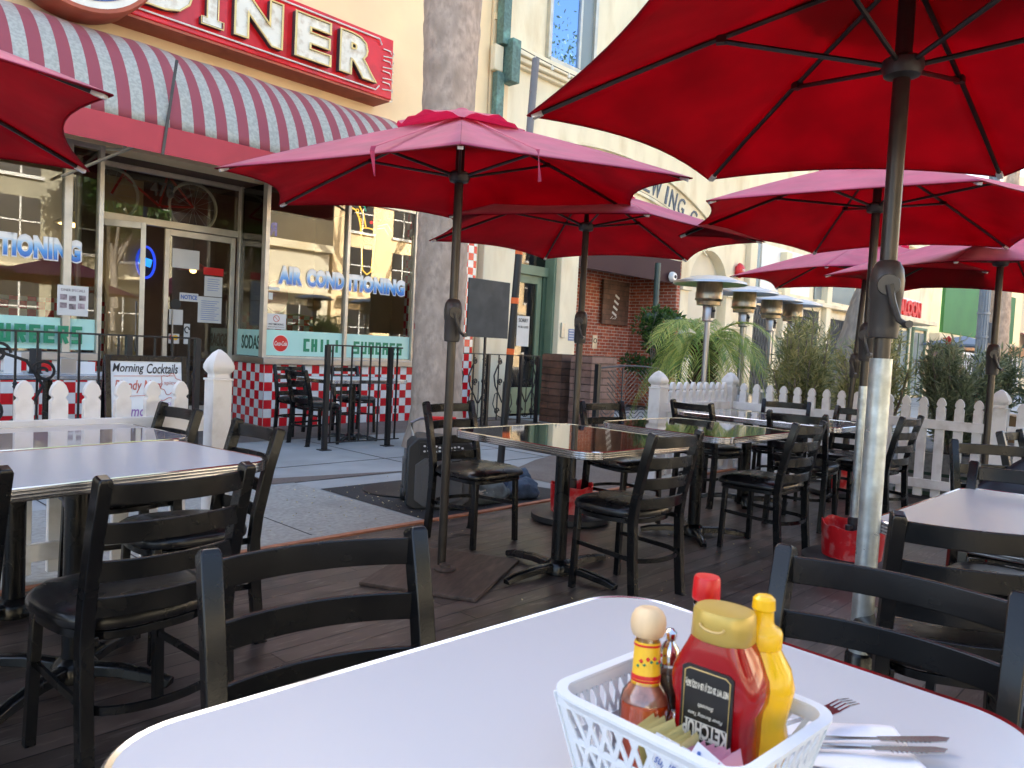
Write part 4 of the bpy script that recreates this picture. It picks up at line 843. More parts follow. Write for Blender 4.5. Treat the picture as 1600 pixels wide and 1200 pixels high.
# ------------------------------------------------------------------ wrought iron
def spiral(m, x, z, r, turns=1.6, a0=0, dirn=1, y=0, rad_=.011):
    pts = []
    for i in range(26):
        t_ = i/25; a_ = a0+dirn*turns*2*pi*t_; rr = r*(1-.82*t_); pts.append((x+rr*cos(a_), y, z+rr*sin(a_)))
    m.tube(pts, rad_, 6, upv=(0, 1, 0))
def railing(name, lab, p0, p1, h, posts, nb, scroll=0, zb=.08, cat='railing'):
    L = (Vector(p1)-Vector(p0)).length; an = math.atan2(p1[1]-p0[1], p1[0]-p0[0])
    t = thing(name, lab, cat, (p0[0], p0[1], 0), an, 'black iron railings along the sidewalk')
    m = MB(); m.bar((0, 0, h), (L, 0, h), .04, .016); build(m, 'top_rail', K['iron'], t)
    m = MB(); m.bar((0, 0, zb), (L, 0, zb), .025, .012); build(m, 'bottom_rail', K['iron'], t)
    for x in posts:
        m = MB(); m.box(x, 0, h/2, .05, .05, h); m.box(x, 0, .004, .12, .12, .008); build(m, 'post', K['iron'], t)
    for i in range(nb):
        x = L*(i+.5)/nb
        m = MB(); m.box(x, 0, (h+zb)/2, .016, .016, h-zb)
        z = (h*.62, h*.3)[i % 2] if i % 2 == 0 else h*.36
        m.lathe([(.008, -.03), (.02, -.015), (.014, 0), (.02, .015), (.008, .03)], 8, (x, 0, z)); build(m, 'baluster', K['iron'], t)
    for s_ in range(scroll):
        x = L*(s_+.5)/scroll; w_ = L/scroll*.42; m = MB()
        for sg_ in (-1, 1):
            m.tube([(x+sg_*w_*v, .012, z) for v, z in ((.06, h*.32), (.35, h*.42), (.8, h*.56), (.95, h*.70), (.62, h*.84), (.3, h*.93))], .012, 6, upv=(0, 1, 0))
            m.tube([(x+sg_*w_*v, .012, z) for v, z in ((.06, h*.10), (.5, h*.14), (.95, h*.30), (.8, h*.44), (.5, h*.46))], .008, 6, upv=(0, 1, 0))
            spiral(m, x+sg_*w_*.45, h*.90, .05, 1.4, pi/2, -sg_); spiral(m, x+sg_*w_*.36, h*.62, .05, 1.5, -pi/2, sg_); spiral(m, x+sg_*w_*.6, h*.20, .055, 1.4, 0, -sg_)
        m.tube([(x, .012, h*.1), (x, .012, h*.62)], .008, 6, upv=(0, 1, 0)); build(m, 'scrollwork', K['iron'], t)
    return t
railing('iron_railing', 'black iron railing left of the doorway with curled scrollwork at its left end', (.1, 7.2), (3.24, 7.2), 1.16, (0, 2.52, 3.14), 20, 0)
m = MB()
for x, z, r, a0, d in ((1.62, .98, .09, 0, 1), (1.95, .83, .10, pi, -1), (1.78, .62, .05, 0, 1), (1.55, .5, .12, pi/2, -1), (1.3, .9, .1, 0, -1)): spiral(m, x-.1, z, r, 1.5, a0, d, -.03, .012)
m.tube([(1.5, -.03, .35), (1.75, -.03, .52), (1.84, -.03, .72), (1.72, -.03, .92), (1.5, -.03, 1.0)], .013, 6, upv=(0, 1, 0)); m.tube([(1.84, -.03, .5), (1.97, -.03, .42), (2.0, -.03, .2), (1.95, -.03, .08)], .013, 6, upv=(0, 1, 0))
build(m, 'scrollwork', K['iron'], D.objects['iron_railing'])
railing('iron_railing', 'black iron railing in front of the sidewalk table under the CHILI window', (4.68, 7.2), (5.68, 7.18), 1.15, (0, .84), 8)
railing('iron_railing', 'black iron railing with lyre scrolls between palm trunk and green door', (7.3, 8.35), (9.45, 8.35), 1.10, (0, .98, 1.72, 2.13), 8, 4)
# chevron gate by the brick recess
t = thing('iron_railing', 'grey iron railing with chevron bars and wavy foot before the brick recess', 'railing', (9.0, 6.8, 0), rad(-2), 'black iron railings along the sidewalk')
m = MB(); m.box(0, 0, .52, .07, .07, 1.04); build(m, 'post', K['iron'], t); m = MB(); m.box(1.75, 0, .5, .05, .05, 1.0); build(m, 'post', K['iron'], t); m = MB(); m.tube([(x*.25, 0, .98+.05*sin(x/7*pi)) for x in range(8)], .014, 6); m.bar((0, 0, .12), (1.75, 0, .12), .02, .02); build(m, 'top_rail', K['dkgrey'], t)
m = MB()
for c in (.6, 1.35):
    m.bar((c, 0, .12), (c, 0, 1.0), .02, .02)
    for q in range(8):
        z = .34+q*.08
        for s_ in (-1, 1): w_ = min(.36, (1.0-z)*1.1); m.bar((c, 0, z), (c+s_*w_, 0, z+w_*.75), .008, .012)
for q in range(3): m.tube([(x*.06, 0, .20+q*.07+.05*sin(x*1.1)) for x in range(30)], .007, 5)
build(m, 'chevron_bars', K['dkgrey'], t)

# ------------------------------------------------------------------ poles, boards, planters
t = thing('light_pole', 'tall leaning dark pole banded with three orange tapes', 'pole', (5.66, 5.46, 0))
ld = Vector((.11, -.11, 0))/4.13
pp = lambda z: ld*z+Vector((0, 0, z))
m = MB(); m.tube([pp(0), pp(2.9)], .038, 14); build(m, 'lower_tube', K['iron'], t); m = MB(); m.tube([pp(2.9), pp(4.13)], .038, 14); m.box(*pp(3.8), .1, .012, .012); build(m, 'upper_tube', K['greypaint'], t)
for z in (1.70, 1.18, 2.0):
    if z == 2.0: z = 2.27-.07
    m = MB(); m.tube([pp(z-.03), pp(z+.03)], .0395, 16); build(m, 'orange_tape', K['orange'], t)
t = thing('blank_sign', 'blank grey chalkboard sign on a thin post above the scrolled railing', 'sign', (8.14, 8.28, 0))
m = MB(); m.box(0, -.02, 1.78, .86, .03, .86); build(m, 'board', K['chalk'], t, bevel=.004)
m = MB(); m.bar((0, .02, 0), (0, .02, 2.1), .03, .03, (0, 1, 0)); m.box(0, .02, .006, .3, .3, .012); build(m, 'post', K['iron'], t)
t = thing('sandwich_board', 'black framed whiteboard listing Morning Cocktails in marker behind the picket fence', 'board sign', (2.36, 6.0, 0), rad(-3))
m = MB(); Tb = Matrix.Rotation(rad(-8), 4, 'X')
for b in ((-.30, -.26, -.015, .015, 0, 1.03), (.26, .30, -.015, .015, 0, 1.03), (-.26, .26, -.015, .015, .985, 1.03), (-.26, .26, -.015, .015, .16, .21)): m.b2(*b, Tb)
build(m, 'board_frame', K['black'], t, bevel=.003)
m = MB(); Tk = Matrix.Translation((0, .30, 0)) @ Matrix.Rotation(rad(8), 4, 'X'); m.b2(-.30, -.26, -.01, .01, 0, 1.0, Tk); m.b2(.26, .30, -.01, .01, 0, 1.0, Tk); m.b2(-.26, .26, -.01, .01, .2, .98, Tk); build(m, 'rear_leaf', K['black'], t)
m = MB(); m.b2(-.26, .26, -.006, .006, .21, .985, Tb); wb = build(m, 'whiteboard', K['wboard'], t)
def wtext(s, x, z, w_, h_, mt, shear=.25, off=.0):
    m = MB(); m.text(s, Tb @ fac(x, -.009, z), w=w_, h=h_, depth=.001, shear=shear, offset=off); build(m, 'handwriting', K[mt], wb, smooth=0)
wtext('Morning', -.135, .925, .225, .085, 'ink', off=.012); wtext('Cocktails', .115, .93, .235, .078, 'ink', off=.012); wtext('Bloody Mary', -.06, .79, .35, .10, 'ink_red', off=.012); wtext('mimosa', -.08, .60, .25, .075, 'ink_pur', off=.012); wtext('Classic', .13, .66, .13, .04, 'ink_pur'); wtext('or Mango', .13, .60, .13, .03, 'ink_pur')
m = MB()
for cx, cz, a_, b_ in ((.17, .81, .075, .075), (.14, .635, .10, .06)): m.tube([(cx+(a_+.012*sin(6*q*pi/20))*cos(q*pi/20), -.009, cz+(b_+.012*sin(6*q*pi/20))*sin(q*pi/20)) for q in range(40)], .0025, 4, True, (0, 1, 0), M=Tb)
m.bar((-.24, -.009, .87), (.2, -.009, .875), .004, .002, (0, 1, 0), M=Tb); m.bar((-.18, -.009, .715), (.05, -.009, .725), .004, .002, (0, 1, 0), M=Tb); m.text('spicy', Tb @ fac(.17, -.009, .815), w=.09, h=.035, depth=.001); build(m, 'marker_doodles', K['ink_red'], wb, smooth=0)
for x, y, mt, lb in ((10.02, 8.28, 'crate', 'tall dark brown slatted planter box against the cream pillar'), (10.02, 7.66, 'crate2', 'tall weathered lighter slatted planter box beside the darker one')):
    t = thing('planter_box', lb, 'planter', (x, y, 0), rad(-4), 'tall slatted planter boxes')
    m = MB()
    for q in range(10): d = random.uniform(-.006, .006); m.box(0, 0, .06+q*.113, .62+d, .46+d, .106)
    build(m, 'slatted_box', K[mt], t, bevel=.004); m = MB(); m.box(0, 0, .585, .59, .43, 1.13); build(m, 'inner_box', K['dark_in'], t)

# ------------------------------------------------------------------ loudspeaker and bundles
t = thing('party_speaker', 'black wheeled loudspeaker with red-grip handle standing on the sidewalk', 'speaker', (3.87, 4.36, .004), rad(-38)); t.scale = (1.38, 1.25, 1.02)
body = [(-.19, .03), (-.15, .0), (.16, .0), (.19, .05), (.19, .42), (.14, .50), (-.14, .52), (-.19, .45)]
m = MB(); m.prism([(x, z) for x, z in body], -.16, .16, Matrix.Rotation(0, 4, 'Z') @ FX @ Matrix.Identity(4)); build(m, 'cabinet', K['spk'], t, bevel=.012)
oct_ = lambda w_, h_, c: [(-w_+c, -h_), (w_-c, -h_), (w_, -h_+c), (w_, h_-c), (w_-c, h_), (-w_+c, h_), (-w_, h_-c), (-w_, -h_+c)]
m = MB(); m.prism(oct_(.145, .175, .05), 0, .022, fac(.0, -.16, .20)); m.prism(oct_(.11, .14, .04), .02, .03, fac(.0, -.16, .20)); build(m, 'front_grille', K['spkgrille'], t, bevel=.004)
m = MB(); m.prism(oct_(.12, .165, .045), 0, .014, Matrix.Translation((-.19, 0, .24)) @ Matrix.Rotation(rad(-90), 4, 'Z') @ FX); m.prism(oct_(.08, .11, .03), .012, .022, Matrix.Translation((-.19, 0, .24)) @ Matrix.Rotation(rad(-90), 4, 'Z') @ FX); build(m, 'side_panel', K['spkgrille'], t, bevel=.004)
m = MB(); m.box(.0, -.165, .44, .25, .02, .09); cp = build(m, 'control_panel', K['ink'], t)
m = MB()
for q in range(22): m.lathe([(0, .004), (.007, .003), (.007, 0)], 8, M=fac(-.10+.02*(q % 11), -.176, .425+.03*(q//11)+.004*(q % 3)))
build(m, 'knobs', K['white_pl'], cp)
m = MB(); m.tube([(-.16, .06, .50), (-.17, .06, .60), (-.12, .06, .635), (.12, .06, .635), (.16, .06, .60), (.16, .06, .48)], .011, 8); hd = build(m, 'handle', K['steel'], t); m = MB(); m.tube([(-.075, .06, .635), (.075, .06, .635)], .018, 10); build(m, 'red_grip', K['redpl'], hd)
for sx in (-1, 1): m = MB(); m.lathe([(0, -.025), (.055, -.025), (.062, -.015), (.062, .015), (.055, .025), (0, .025)], 20, M=Matrix.Translation((sx*.19, .12, .062)) @ Matrix.Rotation(pi/2, 4, 'Y')); build(m, 'wheel', K['ink'], t)
def blob(name, lab, loc, s, mt, seed=0, cat='cloth bundle'):
    m = MB(); nu, nv = 22, 30
    def f(u, v):
        th, ph = u*pi, v*2*pi; d = Vector((sin(th)*cos(ph), sin(th)*sin(ph), cos(th)))
        k = 1+.28*mnoise.noise(d*1.6+Vector((seed, 0, 0)))+.10*mnoise.noise(d*5+Vector((seed, 3, 0)))-.05*abs(mnoise.noise(d*9+Vector((seed, 7, 0))))
        p = d*k; return (p.x*s[0], p.y*s[1], max(-.62, p.z)*s[2]+s[2]*.62)
    m.grid(f, nu, nv); o = build(m, name, K[mt], smooth=80); o.location = loc; tag(o, lab, cat, 'bags and clothes left on the sidewalk'); return o
blob('cloth_bundle', 'grey bundle nearest the loudspeaker cable, left of the blue one', (4.25, 4.22, .005), (.19, .12, .11), 'denim2', 2)
blob('cloth_bundle', 'blue denim bundle nearest the red bucket', (4.62, 4.20, .005), (.15, .12, .10), 'denim', 5)
blob('cloth_bundle', 'rolled blue denim at the back of the pile under the dark table', (4.86, 4.50, .005), (.17, .12, .12), 'denim', 9)
blob('cloth_bundle', 'pink and white patterned cloth in the middle of the pile', (4.50, 4.48, .005), (.16, .13, .07), 'pinkcl', 12)
m = MB()
for q in range(9):
    pts = [(random.uniform(-.1, .1)+.05*sin(i*1.7+q), random.uniform(-.08, .08), .02+.10*abs(sin(i*.9+q))) for i in range(8)]; m.tube(pts, .006, 5)
o = build(m, 'cable_coil', K['rope']); o.location = (4.12, 4.20, .005); tag(o, 'tangle of white cord between loudspeaker and bundles', 'cord')

# ------------------------------------------------------------------ jacket on a chair back at the right edge
m = MB()
def jk(u, v):
    # cloth tent falling from a shoulder line
    x = (u-.5)*.8; z = .82-.46*abs(u-.62)**1.1-.62*v*(.4+.6*u); y = .16*sin(v*3.1)*(1 if v < 1 else 0)+.05*sin(u*19+v*5)*v+.03*mnoise.noise(Vector((u*6, v*6, 1)))
    return (x, -y, z+.02*mnoise.noise(Vector((u*4, v*9, 3))))
m.grid(jk, 40, 26); t = build(m, 'jacket', K['blackcl'], smooth=80, solid=.006); t.location = (4.78, .80, 0); t.rotation_euler = (0, 0, rad(-35)); tag(t, 'black nylon jacket draped over a chair back at the right edge', 'jacket')
chair('square', 4.66, .90, 215, 'chair hidden under the black jacket at the right edge')
# ------------------------------------------------------------------ street palms and leaning tree
def ring_trunk(pts, rs, n=20, seed=0):
    """bark tube with leaf-scar rings"""
    m = MB(); P2 = []; R2 = []
    for i in range(len(pts)-1):
        a_, b_ = Vector(pts[i]), Vector(pts[i+1]); k = max(2, int((b_-a_).length/.055))
        for q in range(k):
            t_ = q/k; P2.append(a_.lerp(b_, t_)); R2.append((rs[i]*(1-t_)+rs[i+1]*t_)*(1+.018*mnoise.noise(Vector((0, seed, P2[-1].z*7)))*2+(.012 if len(P2) % 4 == 0 else 0)))
    P2.append(Vector(pts[-1])); R2.append(rs[-1]); vs = []
    for p, r in zip(P2, R2):
        for q in range(n):
            a_ = 2*pi*q/n; rr = r*(1+.08*mnoise.noise(Vector((cos(a_)*1.3, sin(a_)*1.3+seed, p.z*.9)))+.03*mnoise.noise(Vector((cos(a_)*4, sin(a_)*4+seed, p.z*5)))); vs.append((p.x+rr*cos(a_), p.y+rr*sin(a_), p.z))
    fs = [(i*n+q, i*n+(q+1) % n, (i+1)*n+(q+1) % n, (i+1)*n+q) for i in range(len(P2)-1) for q in range(n)]
    m.add(vs, fs); return m
def frond(m, base, az, L, rise, droop, leaf, nl=26, wd=.012, seed=0):
    d = Vector((cos(az), sin(az), 0)); pts = []
    for i in range(13):
        s_ = i/12; pts.append(base+d*(L*s_*(1-.12*s_))+Vector((0, 0, rise*s_-droop*s_*s_)))
    m.tube(pts, [.012*(1-.8*i/12)+.001 for i in range(13)], 4)
    for i in range(nl):
        s_ = .15+.85*i/nl; k = min(11, int(s_*12)); p = pts[k].lerp(pts[k+1], s_*12-k); tg = (pts[k+1]-pts[k]).normalized()
        sd_ = tg.cross(Vector((0, 0, 1))).normalized(); ll = leaf*(1-.55*abs(s_-.45)**1.2*1.6)*random.uniform(.85, 1.1)
        for sg_ in (-1, 1):
            dr = (tg*.75+sd_*sg_*.75+Vector((0, 0, random.uniform(-.05, .15)))).normalized(); mid = p+dr*ll*.55+Vector((0, 0, -.01)); tip = p+dr*ll+Vector((0, 0, -ll*random.uniform(.2, .45)))
            wv = tg.cross(dr).cross(dr).normalized()*wd*.5
            n0 = len(m.v); m.add([p-wv*.5, p+wv*.5, mid+wv, mid-wv, tip], [(0, 1, 2, 3), (3, 2, 4)])
t = thing('palm_tree', 'thick grey palm trunk rising from the sidewalk in front of the diner wall', 'palm', (5.98, 6.86, 0), 0, 'street palms')
m = ring_trunk([(0.0, 0, 0), (.0, 0, .35), (-.02, 0, 1.5), (-.03, 0, 5.2), (0, 0, 12)], [.40, .315, .28, .325, .24], 28, 1); build(m, 'trunk', K['trunk'], t, smooth=80)
m = MB()
for i in range(26): frond(m, Vector((0, 0, 12)), i*2.4, 2.2, random.uniform(.2, 1.6), random.uniform(1.2, 2.6), .6, 20, .05)
build(m, 'crown', K['leaf_palm'], t, smooth=0)
t = thing('palm_tree', 'far palm trunk near the right edge in front of the yellow house', 'palm', (24.9, 5.0, 0), 0, 'street palms')
m = ring_trunk([(0, 0, 0), (0, 0, 6), (.1, 0, 10)], [.3, .24, .2], 18, 5); build(m, 'trunk', K['trunk'], t, smooth=80)
m = MB()
for i in range(22): frond(m, Vector((.1, 0, 10)), i*2.4, 2.2, random.uniform(.2, 1.6), random.uniform(1.2, 2.6), .6, 16, .05)
build(m, 'crown', K['leaf_palm'], t, smooth=0)
def leafq(m, p, d, L, W_):
    d = d.normalized(); s_ = d.cross(Vector((random.uniform(-1, 1), random.uniform(-1, 1), random.uniform(-1, 1)))).normalized()*W_/2; q = p+d*L*.5
    m.add([p, q+s_, p+d*L, q-s_], [(0, 1, 2, 3)])
def rnd(): 
    v = Vector((random.gauss(0, 1), random.gauss(0, 1), random.gauss(0, 1))); return v.normalized()
t = thing('leaning_tree', 'leaning grey-barked tree trunk behind the shrubs right of the patio heaters', 'tree', (15.2, 5.6, 0))
m = ring_trunk([(0, 0, 0), (.05, -.05, 1.2), (.25, -.25, 2.4), (.8, -.7, 4.4), (1.3, -1.1, 6.5)], [.34, .29, .27, .22, .16], 18, 9); build(m, 'trunk', K['bark'], t, smooth=80)
m = MB()
for i in range(9): a_ = i*.7; m.tube([(1.2, -1.0, 6.0), (1.2+cos(a_)*1.2, -1+sin(a_)*1.2, 7.2), (1.2+cos(a_)*2.4, -1+sin(a_)*2.4, 8.2)], [.08, .05, .02], 6)
build(m, 'limbs', K['bark'], t)
m = MB()
for i in range(5000):
    c = Vector((1.2, -1.0, 8.2))+Vector((random.gauss(0, 1.5), random.gauss(0, 1.5), random.gauss(0, .8))); leafq(m, c, rnd(), .12, .06)
build(m, 'crown', K['leaf_olive'], t, smooth=0)

# ------------------------------------------------------------------ limestone building with brick recess
RB = (9.0, 9.4, 0)
b2_ = thing('limestone_building', 'pale weathered building with BREWING CO lettering over an arch and a brick recess', 'building', RB)
def Q(mb, name, m, **k): return build(mb, name, m, b2_, world=RB, **k)
m = MB(); m.b2(9.0, 9.78, 9.30, 9.9, 0, 3.35); m.b2(10.88, 11.38, 9.18, 9.9, 0, 3.35); Q(m, 'pillar', K['lime'], bevel=.015)
m = MB(); m.b2(11.38, 11.44, 9.4, 10.7, 0, 3.35); Q(m, 'recess_side_wall', K['beige'])
m = MB(); m.b2(11.44, 15.15, 10.6, 10.8, 0, 3.35); Q(m, 'brick_wall', K['brick']); m = MB(); m.b2(15.15, 15.3, 9.36, 10.7, 0, 3.35); Q(m, 'brick_return_wall', K['brick'])
m = MB(); m.b2(9.0, 15.3, 9.4, 9.9, 3.35, 6.02); m.b2(15.3, 18.3, 9.4, 9.9, 4.1, 6.02); m.b2(9.0, 18.3, 9.45, 9.9, 6.35, 9.5); Q(m, 'upper_wall', K['lime'])
m = MB(); m.b2(9.0, 18.4, 9.5, 18, 9.5, 9.7); m.b2(18.2, 18.3, 9.9, 18, 0, 9.5); m.b2(9.0, 9.06, 9.95, 18, 0, 9.5); m.b2(9, 18.3, 17.9, 18, 0, 9.5); Q(m, 'rear_shell', K['lime'])
m = MB(); m.b2(9.42, 18.3, 9.30, 9.55, 6.02, 6.08); m.b2(9.42, 18.3, 9.22, 9.55, 6.08, 6.16); m.b2(9.42, 18.3, 9.16, 9.55, 6.165, 6.30); m.b2(9.42, 18.3, 9.26, 9.55, 6.305, 6.35); Q(m, 'cornice', K['lime'], bevel=.015)
m = MB(); m.b2(9.0, 9.42, 9.34, 9.45, 3.35, 9.4); m.b2(9.02, 9.4, 9.31, 9.34, 6.62, 6.72); Q(m, 'corner_pilaster', K['cream'])
# upper window
m = MB(); m.b2(10.42, 10.5, 9.36, 9.5, 6.42, 8.6); m.b2(11.72, 11.80, 9.36, 9.5, 6.42, 8.6); m.b2(11.3, 11.36, 9.38, 9.48, 6.5, 8.6); m.b2(10.42, 11.80, 9.30, 9.5, 6.36, 6.44); wf = Q(m, 'window', K['al'], bevel=.004)
m = MB(); m.b2(10.5, 11.3, 9.42, 9.43, 6.44, 8.6); build(m, 'window_pane', K['winblue'], wf, world=RB); m = MB(); m.b2(11.36, 11.72, 9.42, 9.43, 6.44, 8.6); build(m, 'window_pane', K['grey_win'], wf, world=RB)
# big arch mouldings and lettering
AC, AZ = 12.7, -3.9
def arc(r, y, w_, d_, a0=-26, a1=26, n=40): return [(AC+r*sin(rad(a0+(a1-a0)*i/n)), y, AZ+r*cos(rad(a0+(a1-a0)*i/n))) for i in range(n+1)]
m = MB()
for r, w_ in ((9.12, .05), (8.50, .06), (8.36, .03)): m.sweep(arc(r, 9.38, 0, 0, -24, 26), [(-.02, -w_/2), (.05, -w_/2), (.05, w_/2), (-.02, w_/2)], upv=(0, 0, 1))
Q(m, 'arch_moulding', K['lime'])
m = MB(); m.sweep(arc(8.545, 9.372, 0, 0, -24, 26), [(-.01, -.009), (.02, -.009), (.02, .009), (-.01, .009)]); Q(m, 'arch_pinstripe', K['ink'])
m = MB()
for ch, an in zip('BREWING CO.', (2.2, 4.6, 7.0, 9.4, 12.2, 14.0, 16.3, 18, 20.0, 22.6, 24.2)):
    if ch == ' ': continue
    a_ = rad(an); m.text(ch, fac(AC+8.82*sin(a_), 9.385, AZ+8.82*cos(a_), ry=-a_), h=.40 if ch != '.' else .05, w=(.26 if ch not in 'I.W' else {'I': .07, '.': .05, 'W': .36}[ch]), depth=.02, offset=.0)
Q(m, 'arch_lettering', mat('slate_lettering', (.10, .12, .15), .6), smooth=0)
# green entrance
m = MB(); m.b2(9.78, 9.86, 9.46, 9.6, 0, 3.35); m.b2(10.82, 10.88, 9.3, 9.6, 0, 3.35); m.b2(9.86, 10.82, 9.44, 9.6, 2.55, 2.72); m.b2(9.86, 10.82, 9.46, 9.6, 3.25, 3.35); Q(m, 'door_surround', K['sage'], bevel=.005)
m = MB(); m.b2(10.72, 10.82, 9.47, 9.6, 0, 2.55); Q(m, 'door_reveal', K['dsage'])
m = MB(); m.b2(9.86, 9.96, 9.5, 9.56, .02, 2.55); m.b2(10.6, 10.72, 9.5, 9.56, .02, 2.55); m.b2(9.96, 10.6, 9.5, 9.56, 2.4, 2.55); m.b2(9.96, 10.6, 9.5, 9.56, .02, .5); gd = Q(m, 'entrance_door', K['sage'], bevel=.004)
m = MB(); m.b2(9.96, 10.6, 9.53, 9.536, .5, 2.4); build(m, 'glass_pane', K['glass'], gd, world=RB)
m = MB(); m.b2(10.12, 10.45, 9.518, 9.522, 1.25, 1.8); nn = build(m, 'posted_notices', K['paper'], gd, world=RB); m = MB(); m.text('SORRY', fac(10.28, 9.514, 1.72), w=.25, h=.07, depth=.001, offset=.02); m.text('WE ARE CLOSED', fac(10.28, 9.514, 1.6), w=.28, h=.04, depth=.001, offset=.01); build(m, 'notice_text', K['ink'], nn, world=RB, smooth=0)
m = MB(); m.tube([(10.66, 9.5, 1.0), (10.66, 9.44, 1.0), (10.56, 9.43, 1.0)], .014, 8); m.box(10.66, 9.49, 1.0, .05, .02, .16); build(m, 'door_handle', K['iron'], gd, world=RB)
m = MB(); m.b2(9.86, 10.82, 9.53, 9.536, 2.72, 3.25); Q(m, 'transom_glass', K['glass']); m = MB(); m.b2(9.8, 11.0, 9.62, 9.7, 0, 3.3); Q(m, 'dark_lobby', K['dark_in'])
m = MB(); m.b2(10.93, 11.03, 9.14, 9.178, 1.45, 1.72); ic = Q(m, 'intercom', K['al'], bevel=.004); m = MB(); m.b2(11.17, 11.34, 9.172, 9.178, 1.4, 1.62); bl = Q(m, 'blue_notice', mat('blue_notice', (.18, .22, .36), .5)); m = MB()
for i in range(4): m.b2(11.19, 11.32, 9.168, 9.171, 1.43+.05*i, 1.445+.05*i)
build(m, 'notice_text', K['paper'], bl, world=RB)
# brick recess fittings
m = MB(); m.b2(11.4, 15.14, 9.42, 10.58, 3.2, 3.3); m.b2(11.4, 15.2, 9.31, 9.35, 2.82, 3.34); Q(m, 'maroon_canopy', K['maroon'], bevel=.01)
m = MB(); m.b2(13.95, 14.95, 10.5, 10.56, 1.85, 2.85); bd = Q(m, 'wooden_board_sign', K['crate'], bevel=.01)
m = MB()
for i in range(4): m.bar((14.30+.03*i, 10.49, 2.14+.13*i), (14.46+.03*i, 10.49, 2.06+.13*i), .05, .006, (0, 1, 0))
for i in range(3): m.bar((14.25+.08*i, 10.49, 1.98), (14.32+.08*i, 10.49, 2.04-.03*(i % 2)), .012, .006, (0, 1, 0))
build(m, 'white_brush_marks', K['white_pl'], bd, world=RB)
m = MB(); m.b2(13.75, 13.92, 10.58, 10.597, 1.28, 1.58); nb = Q(m, 'small_notice', K['al']); m = MB(); m.tube([(13.835+.05*cos(t_*pi/8), 10.575, 1.46+.05*sin(t_*pi/8)) for t_ in range(16)], .008, 5, True); build(m, 'notice_symbol', K['ink'], nb, world=RB)
# arch bay right of the recess
po_ = [(15.3, 0), (15.3, 4.1)]+[(18.3, 4.1), (18.3, 0), (17.45, 0), (17.45, 2.85)]+[(16.55+.9*cos(q*pi/16), 2.35+.0+.9*sin(q*pi/16)+.5) for q in range(1, 16)]+[(15.65, 2.85), (15.65, 0)]
m = MB(); m.prism([(x-9, z) for x, z in po_], -.25, .25, Matrix.Translation((9, 9.6, 0)) @ FX); Q(m, 'arch_wall', K['lime'])
m = MB(); m.b2(15.5, 17.6, 9.6, 9.8, 0, 3.9); Q(m, 'arch_infill', K['beige'])
for x0, x1 in ((15.28, 15.72), (17.4, 18.3)): m = MB(); m.b2(x0, x1, 9.28, 9.5, 2.72, 2.86); Q(m, 'impost', K['lime'], bevel=.01)
# separate fixed things on this wall
t = thing('fire_bell', 'round red fire alarm bell on the cream wall above the patio heaters', 'fire bell', (17.9, 9.28, 3.42)); m = MB(); m.lathe([(0, .12), (.05, .11), (.14, .08), (.19, .02), (.19, 0)], 24, M=fac(0, 0, 0)); build(m, 'gong', K['redpl'], t); m = MB(); m.box(0, .04, 0, .2, .08, .2); build(m, 'back_box', K['red'], t)
m = MB(); m.text('FIRE', fac(0, -.125, .0), w=.16, h=.06, depth=.002); build(m, 'lettering', K['white_pl'], t, smooth=0)
t = thing('security_camera', 'round white security camera under the maroon canopy', 'camera', (14.75, 9.22, 2.95)); m = MB(); m.lathe([(0, .06), (.08, .05), (.11, .0), (.11, -.05), (0, -.06)], 18, M=fac(0, 0, 0)); build(m, 'housing', K['white_pl'], t); m = MB(); m.lathe([(0, .075), (.035, .07), (.04, .05)], 12, M=fac(0, 0, 0)); build(m, 'lens', K['ink'], t)
t = thing('drain_pipe', 'green copper rainwater pipe with hopper box between the two buildings', 'pipe', (9.1, 9.24, 3.3)); m = MB(); m.b2(-.10, .06, -.06, .06, 0, 1.55); build(m, 'lower_pipe', K['greypaint'], t); m = MB(); m.b2(-.10, .07, -.06, .06, 1.55, 2.45); m.b2(.06, .26, -.22, .02, 2.3, 3.0); m.b2(-.06, .12, -.10, .06, 2.9, 5.5); build(m, 'copper_pipe', K['patina'], t, bevel=.01); m = MB(); m.b2(-.16, .04, -.04, .08, 2.46, 2.88); build(m, 'stone_bracket', K['lime'], t, bevel=.02)
t = thing('green_pipe', 'dark green bent standpipe beside the brick recess with red tag', 'pipe', (13.9, 8.6, 0)); m = MB(); m.tube([(-.5, .4, 2.0), (-.4, .3, 2.0), (.0, .0, 2.0), (.12, -.08, 1.93), (.15, -.1, 1.8), (.15, -.1, 0)], .075, 14); m.tube([(-.35, .25, 2.0), (-.35, .25, 3.1)], .06, 12); build(m, 'bent_pipe', K['pipe'], t); m = MB(); m.lathe([(.085, -.06), (.085, .06)], 14, (.15, -.1, 1.7)); build(m, 'pale_band', K['white_pl'], t)
